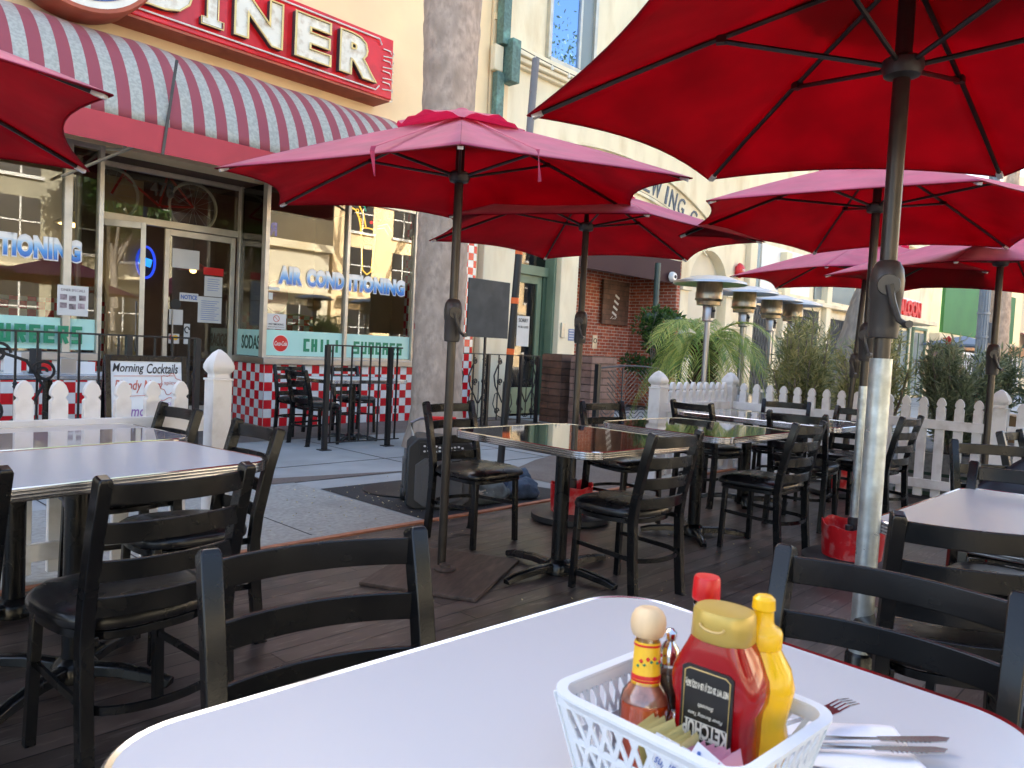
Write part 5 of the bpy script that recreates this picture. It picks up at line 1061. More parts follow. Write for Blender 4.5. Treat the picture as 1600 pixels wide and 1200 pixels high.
# vine
def leafy(name, lab, cat, loc, fn, n, mt, stems, L, W_, grp=None, flowers=0, stem_mat='bark'):
    t = thing(name, lab, cat, loc, 0, grp); m = MB()
    for i in range(n):
        p, d = fn(); leafq(m, p, d, L*random.uniform(.6, 1.3), W_*random.uniform(.7, 1.2))
    build(m, 'foliage', K[mt], t, smooth=0); m = MB()
    for s_ in stems: m.tube(s_, [.02*(1-.7*i/(len(s_)-1)) for i in range(len(s_))], 5)
    build(m, 'stems', K[stem_mat], t)
    if flowers:
        m = MB()
        for i in range(flowers): p, d = fn(); m.lathe([(0, -.05), (.025, -.03), (.028, .02), (0, .05)], 6, p)
        build(m, 'flowers', K['flower'], t)
    return t
cl = [(random.gauss(0, .26), random.gauss(0, .2), .7+1.35*random.random()+.1, random.uniform(.14, .26)) for _ in range(26)]
def vf():
    c = random.choice(cl); d = rnd(); p = Vector((c[0]*(1 if c[2] < 1.8 else .6), c[1], c[2]))+d*c[3]*random.uniform(.5, 1.05); return p, d+Vector((0, -.3, .35))
leafy('climbing_shrub', 'dark glossy leafy shrub climbing beside the brick recess', 'shrub', (13.15, 8.55, 0), vf, 3400, 'leaf_dark', [[(0, 0, 0), (.05*i, .02*i, .7), (.1*i-.2, 0, 1.5), (.05*i, 0, 2.1)] for i in range(5)], .10, .045)
# ------------------------------------------------------------------ planters and shrubs behind the picket fence
def bush(cx, cy, h, rx, ry, n, mt, lab, seed, fl=0, nst=34, z0=.40):
    n = int(n*1.7)
    random.seed(seed); stems = []
    for i in range(nst):
        a_ = random.random()*6.28; r = random.random()**.5; top = Vector((rx*r*cos(a_), ry*r*sin(a_), h*random.uniform(.6, 1.0)*(1-.25*r)))
        b = Vector((top.x*.25, top.y*.25, z0)); mid = b.lerp(top, .5)+Vector((top.x*.15, top.y*.15, .05)); stems.append([b, mid, top])
    def fn():
        s_ = random.choice(stems); u = random.uniform(.12, 1.05); p = s_[0].lerp(s_[1], u*2) if u < .5 else s_[1].lerp(s_[2], u*2-1); p = p+rnd()*random.uniform(0, .10)
        return p, (s_[2]-s_[0]).normalized()*.8+rnd()*.9
    return leafy('shrub', lab, 'shrub', (cx, cy, 0), fn, n, mt, stems, .115, .017, 'planted shrubs behind the picket fence', fl)
bush(8.55, 3.55, 1.9, .5, .38, 3400, 'leaf_yel', 'yellowish fine-leaved shrub just right of the small palm', 11)
bush(8.50, 2.75, 1.85, .52, .42, 3600, 'leaf_yel', 'brownish feathery shrub left of the thin dark pole', 12, 0)
bush(9.8, 4.0, 1.9, .5, .45, 2200, 'leaf_olive', 'loose green shrub in front of the leaning tree trunk', 15)
bush(8.45, 1.95, 1.78, .58, .42, 5600, 'leaf_olive', 'dense grey-green shrub with red blooms right of the thick galvanised pole', 13, 6, 26, .38)
bush(8.5, 1.05, 1.85, .6, .45, 5800, 'leaf_olive', 'grey-green shrub behind the fence post at the right edge', 14, 5, 26, .38)
random.seed(3)
for i, (y, lb) in enumerate(((3.35, 'wooden planter trough below the yellowish shrub'), (1.95, 'green-banded planter trough below the dense grey-green shrub'), (.75, 'planter trough at the right edge behind the fence post'))):
    t = thing('planter_trough', lb, 'planter', (8.48, y, -.02), 0, 'planter troughs behind the picket fence'); m = MB(); m.b2(-.22, .22, -.5, .5, 0, .42); build(m, 'box', K['conc2' if i else 'crate2'], t, bevel=.01); m = MB(); m.b2(-.225, .225, -.51, .51, .2, .23); m.b2(-.225, .225, -.51, .51, .0, .04); build(m, 'band', K['dsage'], t); m = MB(); m.b2(-.19, .19, -.47, .47, .40, .425); build(m, 'soil', K['soil'], t)
for i, (x, y, lb) in enumerate(((8.25, 1.42, 'shiny steel keg visible between the pickets at the right'), )):
    t = thing('beer_keg', lb, 'keg', (x, y, -.02)); m = MB(); m.lathe([(.15, 0), (.165, .01), (.165, .05), (.195, .07), (.2, .1), (.195, .2), (.205, .21), (.205, .23), (.195, .24), (.2, .40), (.205, .41), (.195, .43), (.19, .5), (.165, .53), (.165, .58), (.155, .59), (.155, .53), (.0, .52)], 32); build(m, 'barrel', K['keg'], t); m = MB(); m.lathe([(.04, .52), (.04, .56), (0, .565)], 12); build(m, 'valve', K['ink'], t)
m = MB(); m.b2(-.25, .25, -.25, .25, 0, .42); m.b2(-.26, .26, -.02, .02, .42, .425); o = build(m, 'cardboard_box', K['card'], bevel=.004); o.location = (9.6, 1.7, .35); tag(o, 'brown cardboard box on a pallet seen between the last pickets', 'box')
m = MB(); m.b2(-.35, .35, -.35, .35, 0, .04); [m.b2(x-.04, x+.04, -.35, .35, .04, .34) for x in (-.3, 0, .3)]; m.b2(-.35, .35, -.35, .35, .34, .365); o = build(m, 'pallet_stand', K['crate2']); o.location = (9.6, 1.7, -.02); tag(o, 'weathered wooden stand under the cardboard box', 'stand')
# pygmy palm in pot
t = thing('potted_palm', 'small feathery palm with arching green and yellow fronds behind the fence corner', 'palm', (8.75, 4.95, 0)); m = MB(); m.lathe([(.16, .4), (.17, .6), (.13, .8), (.12, 1.05), (.10, 1.42)], 14)
for i in range(160): a_ = i*2.4; z = .55+.85*i/160; m.bar((.13*cos(a_), .13*sin(a_), z), (.19*cos(a_), .19*sin(a_), z+.07), .03, .012)
build(m, 'trunk', K['fiber'], t); m = MB()
random.seed(21)
for i in range(27): frond(m, Vector((0, 0, 1.40)), i*2.4+random.uniform(-.2, .2), random.uniform(.7, 1.1), random.uniform(.35, 1.15), random.uniform(.7, 1.6), .30, 38, .011)
build(m, 'fronds', K['leaf_palm'], t, smooth=0)
m = MB(); m.lathe([(.2, 0), (.26, .42), (.28, .44), (.26, .46), (.24, .43), (0, .42)], 24); build(m, 'pot', K['terracotta'], t)
# patio heaters
def heater(x, y, lab, proto=[]):
    if not proto:
        t = thing('patio_heater', lab, 'patio heater', (x, y, 0), 0, 'steel mushroom patio heaters')
        m = MB(); m.lathe([(.02, 2.13), (.2, 2.115), (.40, 2.055), (.405, 2.03), (.39, 2.045), (.2, 2.10), (.0, 2.11)], 36); build(m, 'reflector', K['steel'], t)
        m = MB(); m.lathe([(.13, 1.84), (.15, 1.86), (.15, 1.94), (.145, 1.95), (.142, 2.06), (.10, 2.08)], 28); m.lathe([(.155, 1.86), (.158, 1.865), (.155, 1.87)], 28); m.lathe([(.13, 1.80), (.135, 1.84)], 24); build(m, 'burner', mat('heat_stained_steel', (.42, .33, .22), .3, .9, var=.5, vs=9, stretch=(1, 1, .3)), t)
        m = MB(); m.lathe([(.05, 1.62), (.06, 1.63), (.062, 1.80), (.05, 1.82)], 20); build(m, 'control_head', K['steel'], t); m = MB(); m.box(0, -.062, 1.72, .05, .012, .12); m.lathe([(0, .02), (.015, .015), (.015, 0)], 10, M=fac(0, -.068, 1.74)); build(m, 'control_knob', K['ink'], t)
        m = MB(); m.tube([(0, 0, .8), (0, 0, 1.63)], .032, 16); build(m, 'post', K['steel'], t); m = MB(); m.lathe([(.23, 0), (.24, .05), (.22, .06), (.2, .74), (.19, .78), (.04, .82)], 28); build(m, 'tank_housing', K['steel'], t); proto.append(t); return t
    return copy_thing(proto[0], (x, y, 0), 0, lab)
heater(7.72, 4.35, 'nearest steel patio heater with wide reflector left of the small palm'); heater(8.95, 4.55, 'second patio heater from the left, above the small palm')
heater(10.15, 4.75, 'third patio heater from the left, over the feathery shrubs'); heater(10.9, 4.78, 'rightmost patio heater, nearest the leaning tree')
# ------------------------------------------------------------------ street beyond
def bld(name, lab, x0, x1, y, h, m_, dep=9):
    t = thing(name, lab, 'building', (x0, y, 0)); m = MB(); m.b2(0, x1-x0, 0, dep, 0, h); build(m, 'walls', m_, t); m = MB(); m.b2(-.1, x1-x0+.1, -.2, .25, h-.25, h+.1); build(m, 'parapet', K['lime'], t, bevel=.02); return t
t = bld('shop_building', 'cream shop with dark folding gates behind the patio heaters', 18.32, 26.5, 9.45, 8.0, K['lime'])
def gate(t, x0, x1, z0, z1, nm='folding_gate'):
    m = MB(); m.b2(x0, x1, -.02, .01, z0, z1); o = build(m, 'dark_opening', K['blue_mir'], t); m = MB(); n = int((x1-x0)/.16)
    for i in range(n+1):
        x = x0+(x1-x0)*i/n; m.bar((x, -.06, z0), (x, -.06, z1), .02, .02)
        for k in range(5):
            if i < n: za = z0+(z1-z0)*k/5; zb = z0+(z1-z0)*(k+1)/5; m.bar((x, -.075, za), (x+(x1-x0)/n, -.075, zb), .015, .01); m.bar((x+(x1-x0)/n, -.085, za), (x, -.085, zb), .015, .01)
    build(m, nm, K['steel' if nm == 'x' else 'greypaint'], o)
    m = MB(); m.b2(x0-.14, x1+.14, -.1, -.02, z1, z1+.18); m.b2(x0-.14, x0, -.1, -.02, z0, z1); m.b2(x1, x1+.14, -.1, -.02, z0, z1); build(m, 'surround', K['lime'], t)
gate(t, .25, 1.9, .3, 2.65); gate(t, 2.5, 4.9, .3, 2.75); gate(t, 5.6, 7.4, .3, 2.6)
for x in (.0, 2.1, 5.1): m = MB(); m.b2(x, x+.35, -.25, -.02, 0, 4.2); build(m, 'pier', K['lime'], t, bevel=.02)
for x0, x1 in ((.35, .9), (1.0, 4.2), (4.6, 7.8)):
    m = MB(); m.b2(x0, x1, -.05, -.01, 3.1, 4.3); o = build(m, 'window', K['white_pl' if x0 == 1.0 else 'grey_win'], t); m = MB(); m.b2(x0-.05, x1+.05, -.16, -.051, 3.0, 3.1); build(m, 'sill', K['lime'], o)
m = MB(); m.b2(-.05, 8.2, -.3, -.01, 2.88, 3.0); build(m, 'ledge', K['lime'], t, bevel=.02)
t = bld('saloon_building', 'tan storefront with canopy carrying the red SALOON sign', 26.52, 35.2, 9.5, 6.0, K['lime'])
for x0, x1, z1 in ((.4, 1.5, 2.4), (2.2, 3.4, 2.6), (4.2, 5.6, 2.6), (6.3, 7.8, 2.6)):
    m = MB(); m.b2(x0, x1, -.03, .0, .1, z1); o = build(m, 'shop_window', K['grey_win'], t); m = MB(); m.b2(x0-.1, x0, -.1, -.0, 0, z1+.1); m.b2(x1, x1+.1, -.1, 0, 0, z1+.1); m.b2(x0-.1, x1+.1, -.12, 0, z1+.1, z1+.2); m.b2((x0+x1)/2-.03, (x0+x1)/2+.03, -.06, -.03, .1, z1); build(m, 'frame', K['sage'], o)
m = MB(); m.b2(-.6, 3.6, -1.6, -.01, 2.70, 2.84); build(m, 'canopy', K['lime'], t, bevel=.02)
t = thing('saloon_sign', 'red and white SALOON letter sign standing on a canopy', 'sign', (27.5, 8.1, 2.86)); m = MB(); m.text('SALOON', fac(0, 0, .30), w=2.5, h=.52, depth=.06, offset=.05); build(m, 'letters', K['redpl'], t, smooth=0); m = MB(); m.b2(-1.35, 1.35, .04, .08, 0, .62); build(m, 'sign_panel', K['white_pl'], t)
t = bld('green_hoarding_building', 'low building with a big green hoarding above a timber balcony', 35.22, 50, 9.3, 2.6, K['brownagg'])
m = MB(); m.b2(0.1, 13.5, -.25, -.1, 2.72, 5.2); build(m, 'green_hoarding', K['green_board'], t, bevel=.02); m = MB(); m.b2(.0, 14, -.9, -.3, 2.05, 2.5); build(m, 'timber_fascia', mat('varnished_timber', (.42, .2, .07), .6, var=.3, vs=3), t); m = MB()
for i in range(30): m.b2(.3+i*.4, .38+i*.4, -.9, -.86, .3, 1.9)
m.b2(.2, 12, -.9, -.86, 1.85, 1.95); m.b2(.2, 12, -.9, -.86, .9, .98); build(m, 'white_railing', K['white_pl'], t)
t = bld('yellow_house', 'yellow and cream house with dark red awning near the right edge', 50.1, 80, 9.0, 12, K['cream'])
for i in range(5):
    for z in (1.0, 4.2, 7.4): m = MB(); m.b2(1+i*3, 2.6+i*3, -.06, .0, z, z+1.8); build(m, 'window', K['grey_win'], t)
m = MB(); m.add([(0, -1.6, 2.6), (20, -1.6, 2.6), (20, -.02, 3.4), (0, -.02, 3.4)], [(0, 1, 2, 3)]); build(m, 'dark_red_awning', K['roofred'], t, solid=.03)
t = bld('end_building', 'large pale building closing the end of the street', 84, 110, -16, 14, K['lime'], 24)
for i in range(7):
    for z in (1, 4.5, 8): m = MB(); m.b2(-.06, 0, 1.2+i*3.2, 2.8+i*3.2, z, z+2); build(m, 'window', K['grey_win'], t)
t = thing('street_lamp', 'grey fluted lamp post far down the street before the green hoarding', 'street lamp', (16.9, 3.65, 0)); m = MB()
for q in range(12): a_ = q*pi/6; m.tube([(.085*cos(a_), .085*sin(a_), .5), (.075*cos(a_), .075*sin(a_), 5)], .022, 6)
m.lathe([(.07, .5), (.06, 5)], 12)
for z in (1.35, 1.85, 2.3): m.lathe([(.115, z), (.115, z+.04)], 16)
build(m, 'fluted_shaft', K['lamppost'], t); m = MB(); m.lathe([(.22, 0), (.22, .1), (.16, .2), (.14, .5), (.1, .55)], 16); build(m, 'base', K['lamppost'], t); m = MB(); m.lathe([(.08, 5), (.12, 5.1), (.2, 5.4), (.12, 5.7), (0, 5.8)], 16); build(m, 'lantern', K['bulb'], t); m = MB(); m.box(.1, -.14, 1.95, .12, .14, .4); build(m, 'meter_box', K['greypaint'], t, bevel=.01)
t = thing('cafe_parasol', 'flat blue-grey cafe parasol below the timber balcony far down the street', 'umbrella', (26.5, 6.2, 0)); m = MB(); m.lathe([(0, 2.25), (1.2, 1.98), (1.22, 1.93), (0, 2.15)], 8); build(m, 'canopy', mat('slate_blue_canvas', (.12, .17, .24), .7), t, smooth=0); m = MB(); m.tube([(0, 0, 0), (0, 0, 2.2)], .03, 8); build(m, 'pole', K['steel'], t)
# ------------------------------------------------------------------ string of bulbs
t = thing('string_lights', 'string of small bulbs sagging past the upper window', 'string lights', (9.3, 9.05, 6.2)); A_, B_ = Vector((0, 0, 0)), Vector((9.0, -1.5, 1.4)); pts = [A_.lerp(B_, i/24)-Vector((0, 0, 3.0*(i/24)*(1-i/24))) for i in range(25)]
m = MB(); m.tube(pts, .008, 4); build(m, 'wire', K['ink'], t)
for i in range(1, 24, 1): m = MB(); m.lathe([(0, -.10), (.028, -.08), (.03, -.05), (.014, -.02), (.014, 0)], 8, pts[i]); build(m, 'bulb', K['bulb'], t)
# ------------------------------------------------------------------ other side of the street (seen in the window reflections)
for i, (x0, x1, h, mm, lb) in enumerate(((-26, -8.2, 8, 'facing', 'two-storey pale building across the street behind the viewer'), (-8, 3.5, 6.0, 'facing', 'low beige shop across the street behind the viewer'), (3.7, 15, 8.5, 'facing', 'three-storey cream building with balconies across the street'), (15.2, 21, 5.5, 'beige', 'small plain shop across the street'), (21.2, 44, 9, 'cream', 'long cream building across the street'))):
    t = thing('facing_building', lb, 'building', (x0, -13.6, 0)); m = MB(); m.b2(0, x1-x0, -8, 0, 0, h); build(m, 'walls', K[mm], t); n = int((x1-x0)/2.6)
    for j in range(n):
        for z in (.9, 4.0, 6.6)[:2 if h < 8.5 else 3]:
            if z+1.9 > h: continue
            m = MB(); x = 1+j*2.6; m.b2(x, x+1.3, .0, .03, z, z+1.8); o = build(m, 'window', K['blue_mir'], t); m = MB(); m.b2(x+.62, x+.68, .03, .05, z, z+1.8); m.b2(x-.1, x+1.4, .0, .12, z-.12, z); m.b2(x, x+1.3, .03, .05, z+.9, z+.95); build(m, 'frame', K['white_pl'], o)
    m = MB(); m.b2(-.1, x1-x0+.1, -.2, .3, h-.2, h+.15); m.b2(.3, x1-x0-.3, 0, .9, 3.2, 3.32); build(m, 'ledges', K['lime'], t)
random.seed(6)
t = thing('unseen_reflection_tree', 'unseen round-crowned tree added across the road to darken reflections, leftmost', 'tree', (-6, -11.8, 0), 0, 'unseen trees added to darken the window reflections'); m = MB(); m.tube([(0, 0, 0), (.05, 0, 2), (0, .05, 4.2)], [.2, .16, .12], 10)  # unseen trees, added so that their crowns darken the upper window reflections
for q in range(6): m.tube([(0, 0, 3.6), (cos(q)*.7, sin(q)*.7, 5), (cos(q)*1.5, sin(q)*1.4, 6.2)], [.09, .06, .03], 6)
build(m, 'trunk', K['bark'], t); m = MB()
for i in range(5200): d = rnd(); c = Vector((0, 0, 6.6))+Vector((d.x*2.5, d.y*1.6, d.z*1.7))*random.uniform(.5, 1.0)**.5*(1+.2*mnoise.noise(d*2)); leafq(m, c, rnd(), .34, .2)
build(m, 'crown', K['leaf_dark'], t, smooth=0)
for i, (x, n_) in enumerate(((-1.5, 'second'), (4.4, 'third'), (11.5, 'fourth'))): copy_thing(t, (x, -11.7-.1*i, 0), 1.3*i, 'unseen round-crowned tree added across the road to darken reflections, %s from the left' % n_)
random.seed(5)
t = thing('bare_tree', 'bare winter tree across the street seen mirrored in the upper window', 'tree', (24.5, -7.5, 0)); m = MB()
def branch(p, d, L, r, k):
    q = p+d*L; m.tube([p, p.lerp(q, .5)+rnd()*L*.06, q], [r, r*.8, r*.62], 5)
    if k: [branch(q, (d+rnd()*.75+Vector((0, 0, .12))).normalized(), L*random.uniform(.62, .85), r*.6, k-1) for _ in range(3)]
branch(Vector((0, 0, 0)), Vector((0, 0, 1)), 5.5, .3, 6); build(m, 'branches', K['bark'], t)
# ------------------------------------------------------------------ condiment basket on the nearest table
TZ = .7505
bk = thing('condiment_basket', 'white slotted plastic basket full of condiments on the white table', 'basket', (.752, .415, TZ), rad(-3))
Wt, Dt, Wb, Db, Hb = .198, .225, .155, .18, .098
def wall(side):
    """one side as a lattice of slanted slots"""
    m = MB(); top_, bot, off_t, off_b = (Dt, Db, Wt/2, Wb/2) if side in (0, 2) else (Wt, Wb, Dt/2, Db/2)
    def pt(u, v): w_ = bot+(top_-bot)*v; o_ = off_b+(off_t-off_b)*v; return Vector((o_, (u-.5)*w_, Hb*v))
    R = Matrix.Rotation(side*pi/2, 4, 'Z'); th = .0022
    def strip(u0, v0, u1, v1, w_):
        m.bar(pt(u0, v0), pt(u1, v1), th, w_, (0, 0, 1) if abs(u1-u0) > .02 else (0, 1, 0), M=R)
    m.bar(pt(0, .93), pt(1, .93), th, .016, M=R); m.bar(pt(.0, .06), pt(1, .06), th, .014, M=R); m.bar(pt(.02, 0), pt(.02, 1), th, .014, (0, 1, 0), M=R); m.bar(pt(.98, 0), pt(.98, 1), th, .014, (0, 1, 0), M=R)
    m.bar(pt(0, .48), pt(1, .48), th*1.02, .007, M=R)
    for i in range(10):
        u = .04+.092*i
        m.bar(pt(u, .0), pt(min(.99, u+.20), .95), th*1.04, .0052, (0, 1, 0), M=R); m.bar(pt(min(.99, u+.12), .0), pt(max(.01, u-.05), .95), th*1.06, .0052, (0, 1, 0), M=R)
    return m
for s_ in range(4): build(wall(s_), 'lattice_side', K['basket'], bk)
m = MB(); m.sweep([(x, y, Hb) for x, y in rrect(Wt, Dt, .028, 6)], [(-.004, -.012), (.0, -.012), (.008, -.002), (.011, .0), (.011, .003), (-.002, .003)], True); build(m, 'rim', K['basket'], bk, smooth=50)
m = MB(); m.prism(rrect(Wb+.004, Db+.004, .02), .001, .004); build(m, 'floor', K['basket'], bk)
bz = TZ+.0055
# ketchup, label facing -X (towards the viewer's left), printed upside down
kt = thing('ketchup_bottle', 'red squeeze bottle of ketchup with gold cap and upside-down black label', 'bottle', (.772, .392, bz), rad(2))
def slab(profile, sup=3.2, k=36, ax=.5):
    """stack of super-ellipse rings: (half width along y, half depth along x, z)"""
    m = MB(); vs = []
    for wy, wx, z in profile:
        for i in range(k):
            t_ = 2*pi*i/k; c, s_ = cos(t_), sin(t_); vs.append((math.copysign(abs(c)**(2/sup), c)*wx, math.copysign(abs(s_)**(2/sup), s_)*wy, z))
    n = len(profile); fs = [tuple(range(k))[::-1], tuple((n-1)*k+q for q in range(k))]+[(i*k+q, i*k+(q+1) % k, (i+1)*k+(q+1) % k, (i+1)*k+q) for i in range(n-1) for q in range(k)]
    return m.add(vs, fs)
m = slab([(.040, .026, 0), (.044, .029, .004), (.045, .0295, .02), (.044, .0295, .08), (.046, .0295, .095), (.0505, .0296, .106), (.0518, .0297, .118), (.050, .0297, .129), (.042, .0295, .145), (.035, .0275, .159), (.031, .026, .168)], 4.2); build(m, 'bottle_body', K['ketchup'], kt, smooth=60)
m = slab([(.032, .027, .166), (.034, .029, .168), (.033, .028, .195), (.031, .026, .199), (.018, .015, .2005)], 2.5); cp = build(m, 'cap', K['gold'], kt, smooth=50)
m = MB(); m.tube([(-.029, .014*cos(q*pi/10), .186-.006*sin(q*pi/10)) for q in range(11)], .0015, 5); build(m, 'thumb_lip', K['gold_ink'], cp)
LM = Matrix.Translation((-.0303, 0, .084)) @ Matrix.Rotation(rad(-90), 4, 'Z') @ FX @ Matrix.Rotation(pi, 4, 'Z')     # label plane, rotated upside down
lp = [(-.030, -.052), (-.024, -.056), (.024, -.056), (.030, -.052), (.030, .060), (-.030, .060)]
m = MB(); m.prism(lp, -.0012, .0012, LM); lbl = build(m, 'label', K['black_label'], kt)
m = MB(); m.tube([(*(LM @ Vector((x*.88, y*.93, .0016))),) for x, y in lp], .0007, 4, True); build(m, 'gold_line', K['gold_ink'], lbl)
m = MB()
m.text('Fancy Tomato', LM @ Matrix.Translation((0, .030, .0016)), w=.046, h=.012, depth=.0006, shear=.25, offset=.02); m.text('KETCHUP', LM @ Matrix.Translation((0, .0125, .0016)), w=.052, h=.0165, depth=.0006, offset=.03)
m.box(0, .0215, .0016, .048, .0008, .0006, M=LM); m.box(0, .004, .0016, .048, .0008, .0006, M=LM)
m.text('Flavor Bursting Taste', LM @ Matrix.Translation((0, -.004, .0016)), w=.04, h=.005, depth=.0006, shear=.25); m.text('Smooth', LM @ Matrix.Translation((0, -.014, .0016)), w=.018, h=.0045, depth=.0006, shear=.25)
m.text('NET WT 20 OZ (1 LB 4 OZ) 567g', LM @ Matrix.Translation((0, -.036, .0016)), w=.050, h=.0095, depth=.0006, offset=.02)
build(m, 'label_text', K['cream_ink'], lbl, smooth=0)
# mustard
t = thing('mustard_bottle', 'yellow mustard squeeze bottle with nozzle behind the ketchup', 'bottle', (.812, .366, bz)); m = slab([(.034, .030, 0), (.037, .032, .005), (.037, .032, .05), (.032, .028, .075), (.036, .031, .095), (.0395, .033, .115), (.034, .030, .135), (.023, .022, .152), (.0205, .0205, .157)], 2.0); build(m, 'bottle_body', K['mustard'], t, smooth=60)
m = MB(); m.lathe([(.020, .155), (.0222, .157), (.0222, .172), (.0205, .176), (.0135, .180), (.0118, .184), (.0112, .196), (.0128, .198), (.0120, .209), (.0085, .2125), (0, .213)], 24); build(m, 'nozzle_cap', K['mustard'], t); m = MB(); m.text('e', fac(-.012, -.0262, .055, 0), w=.006, h=.008, depth=.0006); build(m, 'label_mark', K['ink'], t)
# hot sauce with a wooden ball cap
t = thing('hot_sauce_bottle', 'glass hot sauce bottle with round wooden cap and yellow neck label', 'bottle', (.744, .468, bz)); t.rotation_euler = (rad(-4), rad(5), 0)
m = MB(); m.lathe([(.025, 0), (.0285, .003), (.0295, .02), (.0295, .070), (.0265, .084), (.0185, .094), (.0155, .10), (.0140, .14), (.0135, .146)], 28); build(m, 'glass_body', K['gl_amber'], t)
m = MB(); m.lathe([(.0, .002), (.027, .003), (.0279, .02), (.0272, .074), (0, .0745)], 28); build(m, 'sauce', K['sauce'], t)
m = MB(); m.lathe([(.0272, .0746), (.0245, .083), (.0165, .093), (.0135, .10), (.0133, .102)], 28); build(m, 'sauce_film', mat('sauce_film', (.55, .25, .15), .3, coat=1, var=.4, vs=60), t)
m = MB(); m.lathe([(.0175, .0945), (.0165, .100), (.0150, .142)], 28); nk = build(m, 'neck_label', K['yel_label'], t); m = MB()
for z, r in ((.099, .0172), (.1385, .0156)): m.lathe([(r, z-.0012), (r, z+.0012)], 28)
m.lathe([(.0172, .101), (.0169, .1055)], 28); [m.lathe([(0, -.003), (.003, 0), (0, .003)], 6, (.0154*cos(a_), .0154*sin(a_), .124+.003*sin(a_*5))) for a_ in [3.3+.5*q for q in range(6)]]; build(m, 'label_stripes', K['redpl'], nk); m = MB(); [m.lathe([(0, -.002), (.0024, 0), (0, .002)], 6, (.0157*cos(a_), .0157*sin(a_), .119+.003*cos(a_*3))) for a_ in [3.05+.5*q for q in range(7)]]; build(m, 'label_leaves', K['green_txt'], nk)
m = MB(); m.lathe([(.0135, .146), (.0178, .149), (.0202, .156), (.0208, .163), (.0198, .170), (.0160, .177), (.0105, .1805), (.008, .180), (0, .1798)], 28); build(m, 'wooden_ball_cap', K['wood'], t, smooth=60); m = MB(); m.lathe([(.0251, .012), (.0251, .052)], 28); 
vs = [(.0301*cos(a_), .0301*sin(a_), z) for a_ in [4.3+.11*q for q in range(9)] for z in (.01, .048)]; m = MB(); m.add(vs, [(2*i, 2*i+2, 2*i+3, 2*i+1) for i in range(8)]); build(m, 'body_label', K['yel_label'], t)
# shaker pair and small pepper sauce
t = thing('pepper_shaker', 'tall glass pepper shaker with steel knob between hot sauce and ketchup', 'shaker', (.790, .468, bz)); m = MB(); m.lathe([(.019, 0), (.020, .004), (.018, .05), (.012, .10), (.0105, .112)], 20); build(m, 'glass_body', K['glass_clear'], t); m = MB(); m.lathe([(0, .003), (.018, .004), (.0165, .05), (.011, .098), (0, .099)], 20); build(m, 'pepper', K['pepper'], t); m = MB(); m.lathe([(.012, .110), (.0125, .114), (.0115, .126), (.007, .133), (.005, .136), (.0075, .140), (.0075, .146), (.004, .150), (0, .151)], 18); build(m, 'steel_cap', K['chrome'], t)
t = thing('salt_shaker', 'short glass salt shaker low between the hot sauce and the sugar packets', 'shaker', (.764, .436, bz)); m = MB(); m.lathe([(.016, 0), (.017, .004), (.0165, .04), (.012, .055)], 18); build(m, 'glass_body', K['glass_clear'], t); m = MB(); m.lathe([(0, .003), (.015, .004), (.0145, .045), (0, .046)], 18); build(m, 'salt', K['salt'], t); m = MB(); m.lathe([(.0125, .054), (.0125, .062), (.009, .070), (0, .073)], 16); build(m, 'steel_cap', K['chrome'], t)
t = thing('pepper_sauce_bottle', 'small clear bottle with red screw cap farthest back in the basket', 'bottle', (.840, .452, bz+.010)); m = MB(); m.lathe([(.02, 0), (.021, .003), (.021, .085), (.018, .1), (.012, .115), (.0115, .155), (.014, .158), (.0145, .168), (.013, .172)], 22); build(m, 'glass_body', K['glass_clear'], t); m = MB(); m.lathe([(0, .003), (.0195, .004), (.0195, .08), (0, .081)], 20); build(m, 'sauce', K['sauce'], t); m = MB(); m.lathe([(.0165, .170), (.0168, .172), (.0160, .195), (.0145, .198), (0, .1985)], 24); build(m, 'screw_cap', K['redpl'], t); m = MB(); m.lathe([(.0128, .140), (.0128, .150)], 18); build(m, 'green_collar', K['green_txt'], t)
# sweetener packets, each a thin pillow standing in the basket
random.seed(8); PK = {}
def packet(x, y, rz, tilt_, mt, lab, z=.045, lean=0):
    if mt not in PK:
        m = MB(); m.grid(lambda u, v: ((u-.5)*.040, -.0013*sin(pi*u)*sin(pi*v), (v-.5)*.060), 8, 8); m.grid(lambda u, v: ((.5-u)*.040, .0013*sin(pi*u)*sin(pi*v), (v-.5)*.060), 8, 8); o = build(m, 'sweetener_packet', K[mt], smooth=60)
        if mt == 'pk_w':
            m = MB(); m.text('sugar', fac(0, -.0022, .004), w=.024, h=.009, depth=.0003, shear=.2); [m.lathe([(0, .0004), (.0022, .0003), (.0022, 0)], 8, M=fac(dx, -.002, dz)) for dx, dz in ((-.012, .022), (.012, -.02), (.0, -.012))]; build(m, 'printing', K['ink_blue'], o, smooth=0)
        if mt == 'pk_p': m = MB(); m.text('sweet', fac(0, -.0022, .004), w=.026, h=.010, depth=.0003); build(m, 'printing', K['ink_pur'], o, smooth=0)
        PK[mt] = o; c = o
    else:
        c = PK[mt].copy(); COL.objects.link(c)
        for g in children(PK[mt]): e = g.copy(); COL.objects.link(e); e.parent = c
    c.location = (x, y, TZ+z); c.rotation_euler = (tilt_, lean, rz); tag(c, lab, 'packet', 'sweetener packets standing in the basket'); return c
for i in range(11): packet(.711+random.uniform(-.002, .002), .437-.0050*i, rad(random.uniform(-14, 2)), rad(-14+random.uniform(-4, 4)), 'pk_y', 'thin yellow sweetener packet in the row before the ketchup label', .050+random.uniform(-.004, .004), random.uniform(-.1, .1))
for i in range(9): packet(.711+random.uniform(-.002, .002), .381-.0052*i, rad(random.uniform(-14, 2)), rad(-14+random.uniform(-4, 4)), 'pk_p', 'pink sweetener packet in the row beside the yellow ones', .047+random.uniform(-.004, .004), random.uniform(-.1, .1))
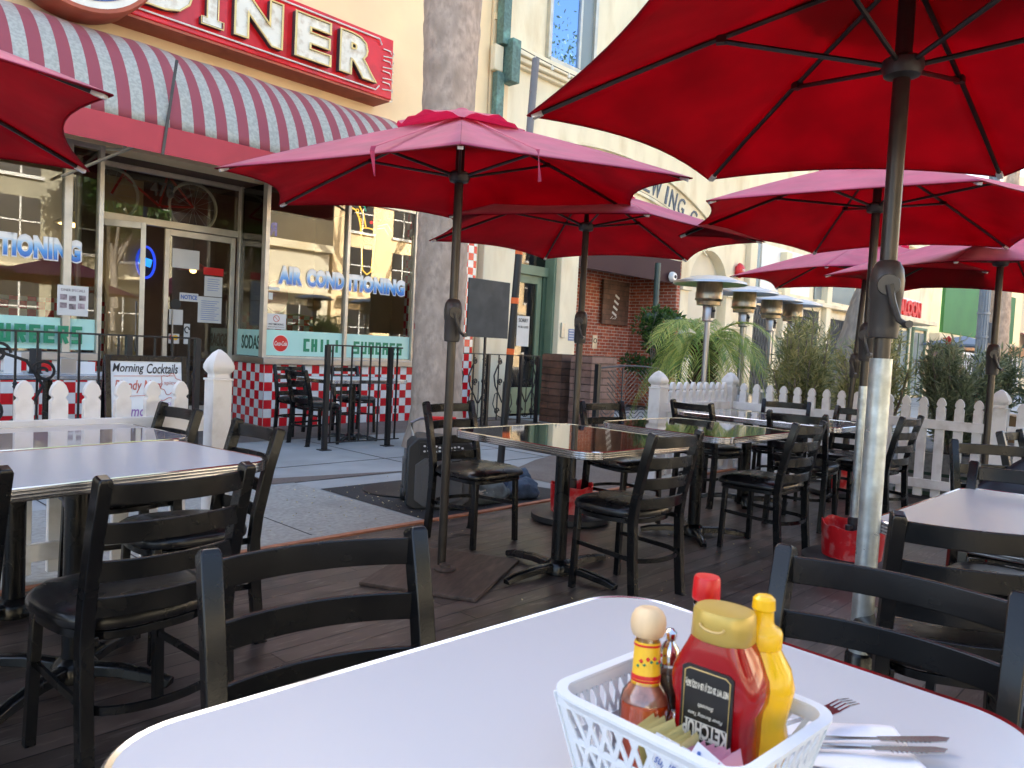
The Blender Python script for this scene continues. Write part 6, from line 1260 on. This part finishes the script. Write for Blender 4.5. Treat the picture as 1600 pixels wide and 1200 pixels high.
packet(.686, .405, rad(-84), rad(-20), 'pk_w', 'white sugar packet standing at the left front of the sweeteners', .050, .15)
packet(.684, .365, rad(-96), rad(-26), 'pk_w', 'white sugar packet leaning in the middle front of the sweeteners', .056, .3)
packet(.682, .335, rad(-80), rad(-18), 'pk_w', 'white sugar packet lowest at the right front of the sweeteners', .046, -.2)
# napkin and cutlery
m = MB(); m.grid(lambda u, v: ((u-.5)*.20, (v-.5)*.13, .003+.0015*sin(u*9+v*4)), 20, 12); m.grid(lambda u, v: ((u-.5)*.19+.004, (v-.5)*.12+.004, .0075+.002*sin(u*7-v*5)), 20, 12); o = build(m, 'paper_napkin', K['napkin'], solid=.0014, smooth=60); o.location = (.960, .335, TZ); o.rotation_euler = (0, 0, rad(-52)); tag(o, 'folded white paper napkin under the cutlery', 'napkin')
def utensil(name, lab, loc, rz, kind, lift=0):
    t = thing(name, lab, name, loc, rz); m = MB(); m.sweep([(-.10, 0, .004), (-.06, 0, .007), (-.01, 0, .006), (.03, 0, .006)], [(-.006, -.0012), (.006, -.0012), (.006, .0012), (-.006, .0012)], scale=[1.2, 1, .6, .5]); build(m, 'handle', K['cutlery'], t, bevel=.0006); m = MB()
    if kind == 'fork':
        m.sweep([(.03, 0, .006), (.045, 0, .007), (.062, 0, .009)], [(-.011, -.001), (.011, -.001), (.011, .001), (-.011, .001)], scale=[.4, .9, 1]); [m.sweep([(.06, y, .009), (.08, y, .013), (.10, y*.9, .012)], [(-.0014, -.0008), (.0014, -.0008), (.0014, .0008), (-.0014, .0008)], scale=[1, 1, .5]) for y in (-.009, -.003, .003, .009)]; build(m, 'tines', K['cutlery'], t)
    else:
        m.prism([(.03, -.005), (.09, -.008), (.115, -.006), (.125, .003), (.11, .007), (.03, .005)], .005, .0065); [m.box(.05+.006*q, -.0078, .0058, .002, .002, .0014) for q in range(8)]; build(m, 'blade', K['cutlery'], t)
    return t
utensil('fork', 'upturned steel fork whose tines lift off the napkin', (.955, .372, TZ+.022), rad(-18), 'fork')
utensil('knife', 'steel knife on the napkin, the one nearer the table edge', (.985, .315, TZ+.010), rad(-42), 'knife')
utensil('knife', 'second steel knife lying closest to the basket', (.955, .312, TZ+.010), rad(-44), 'knife')
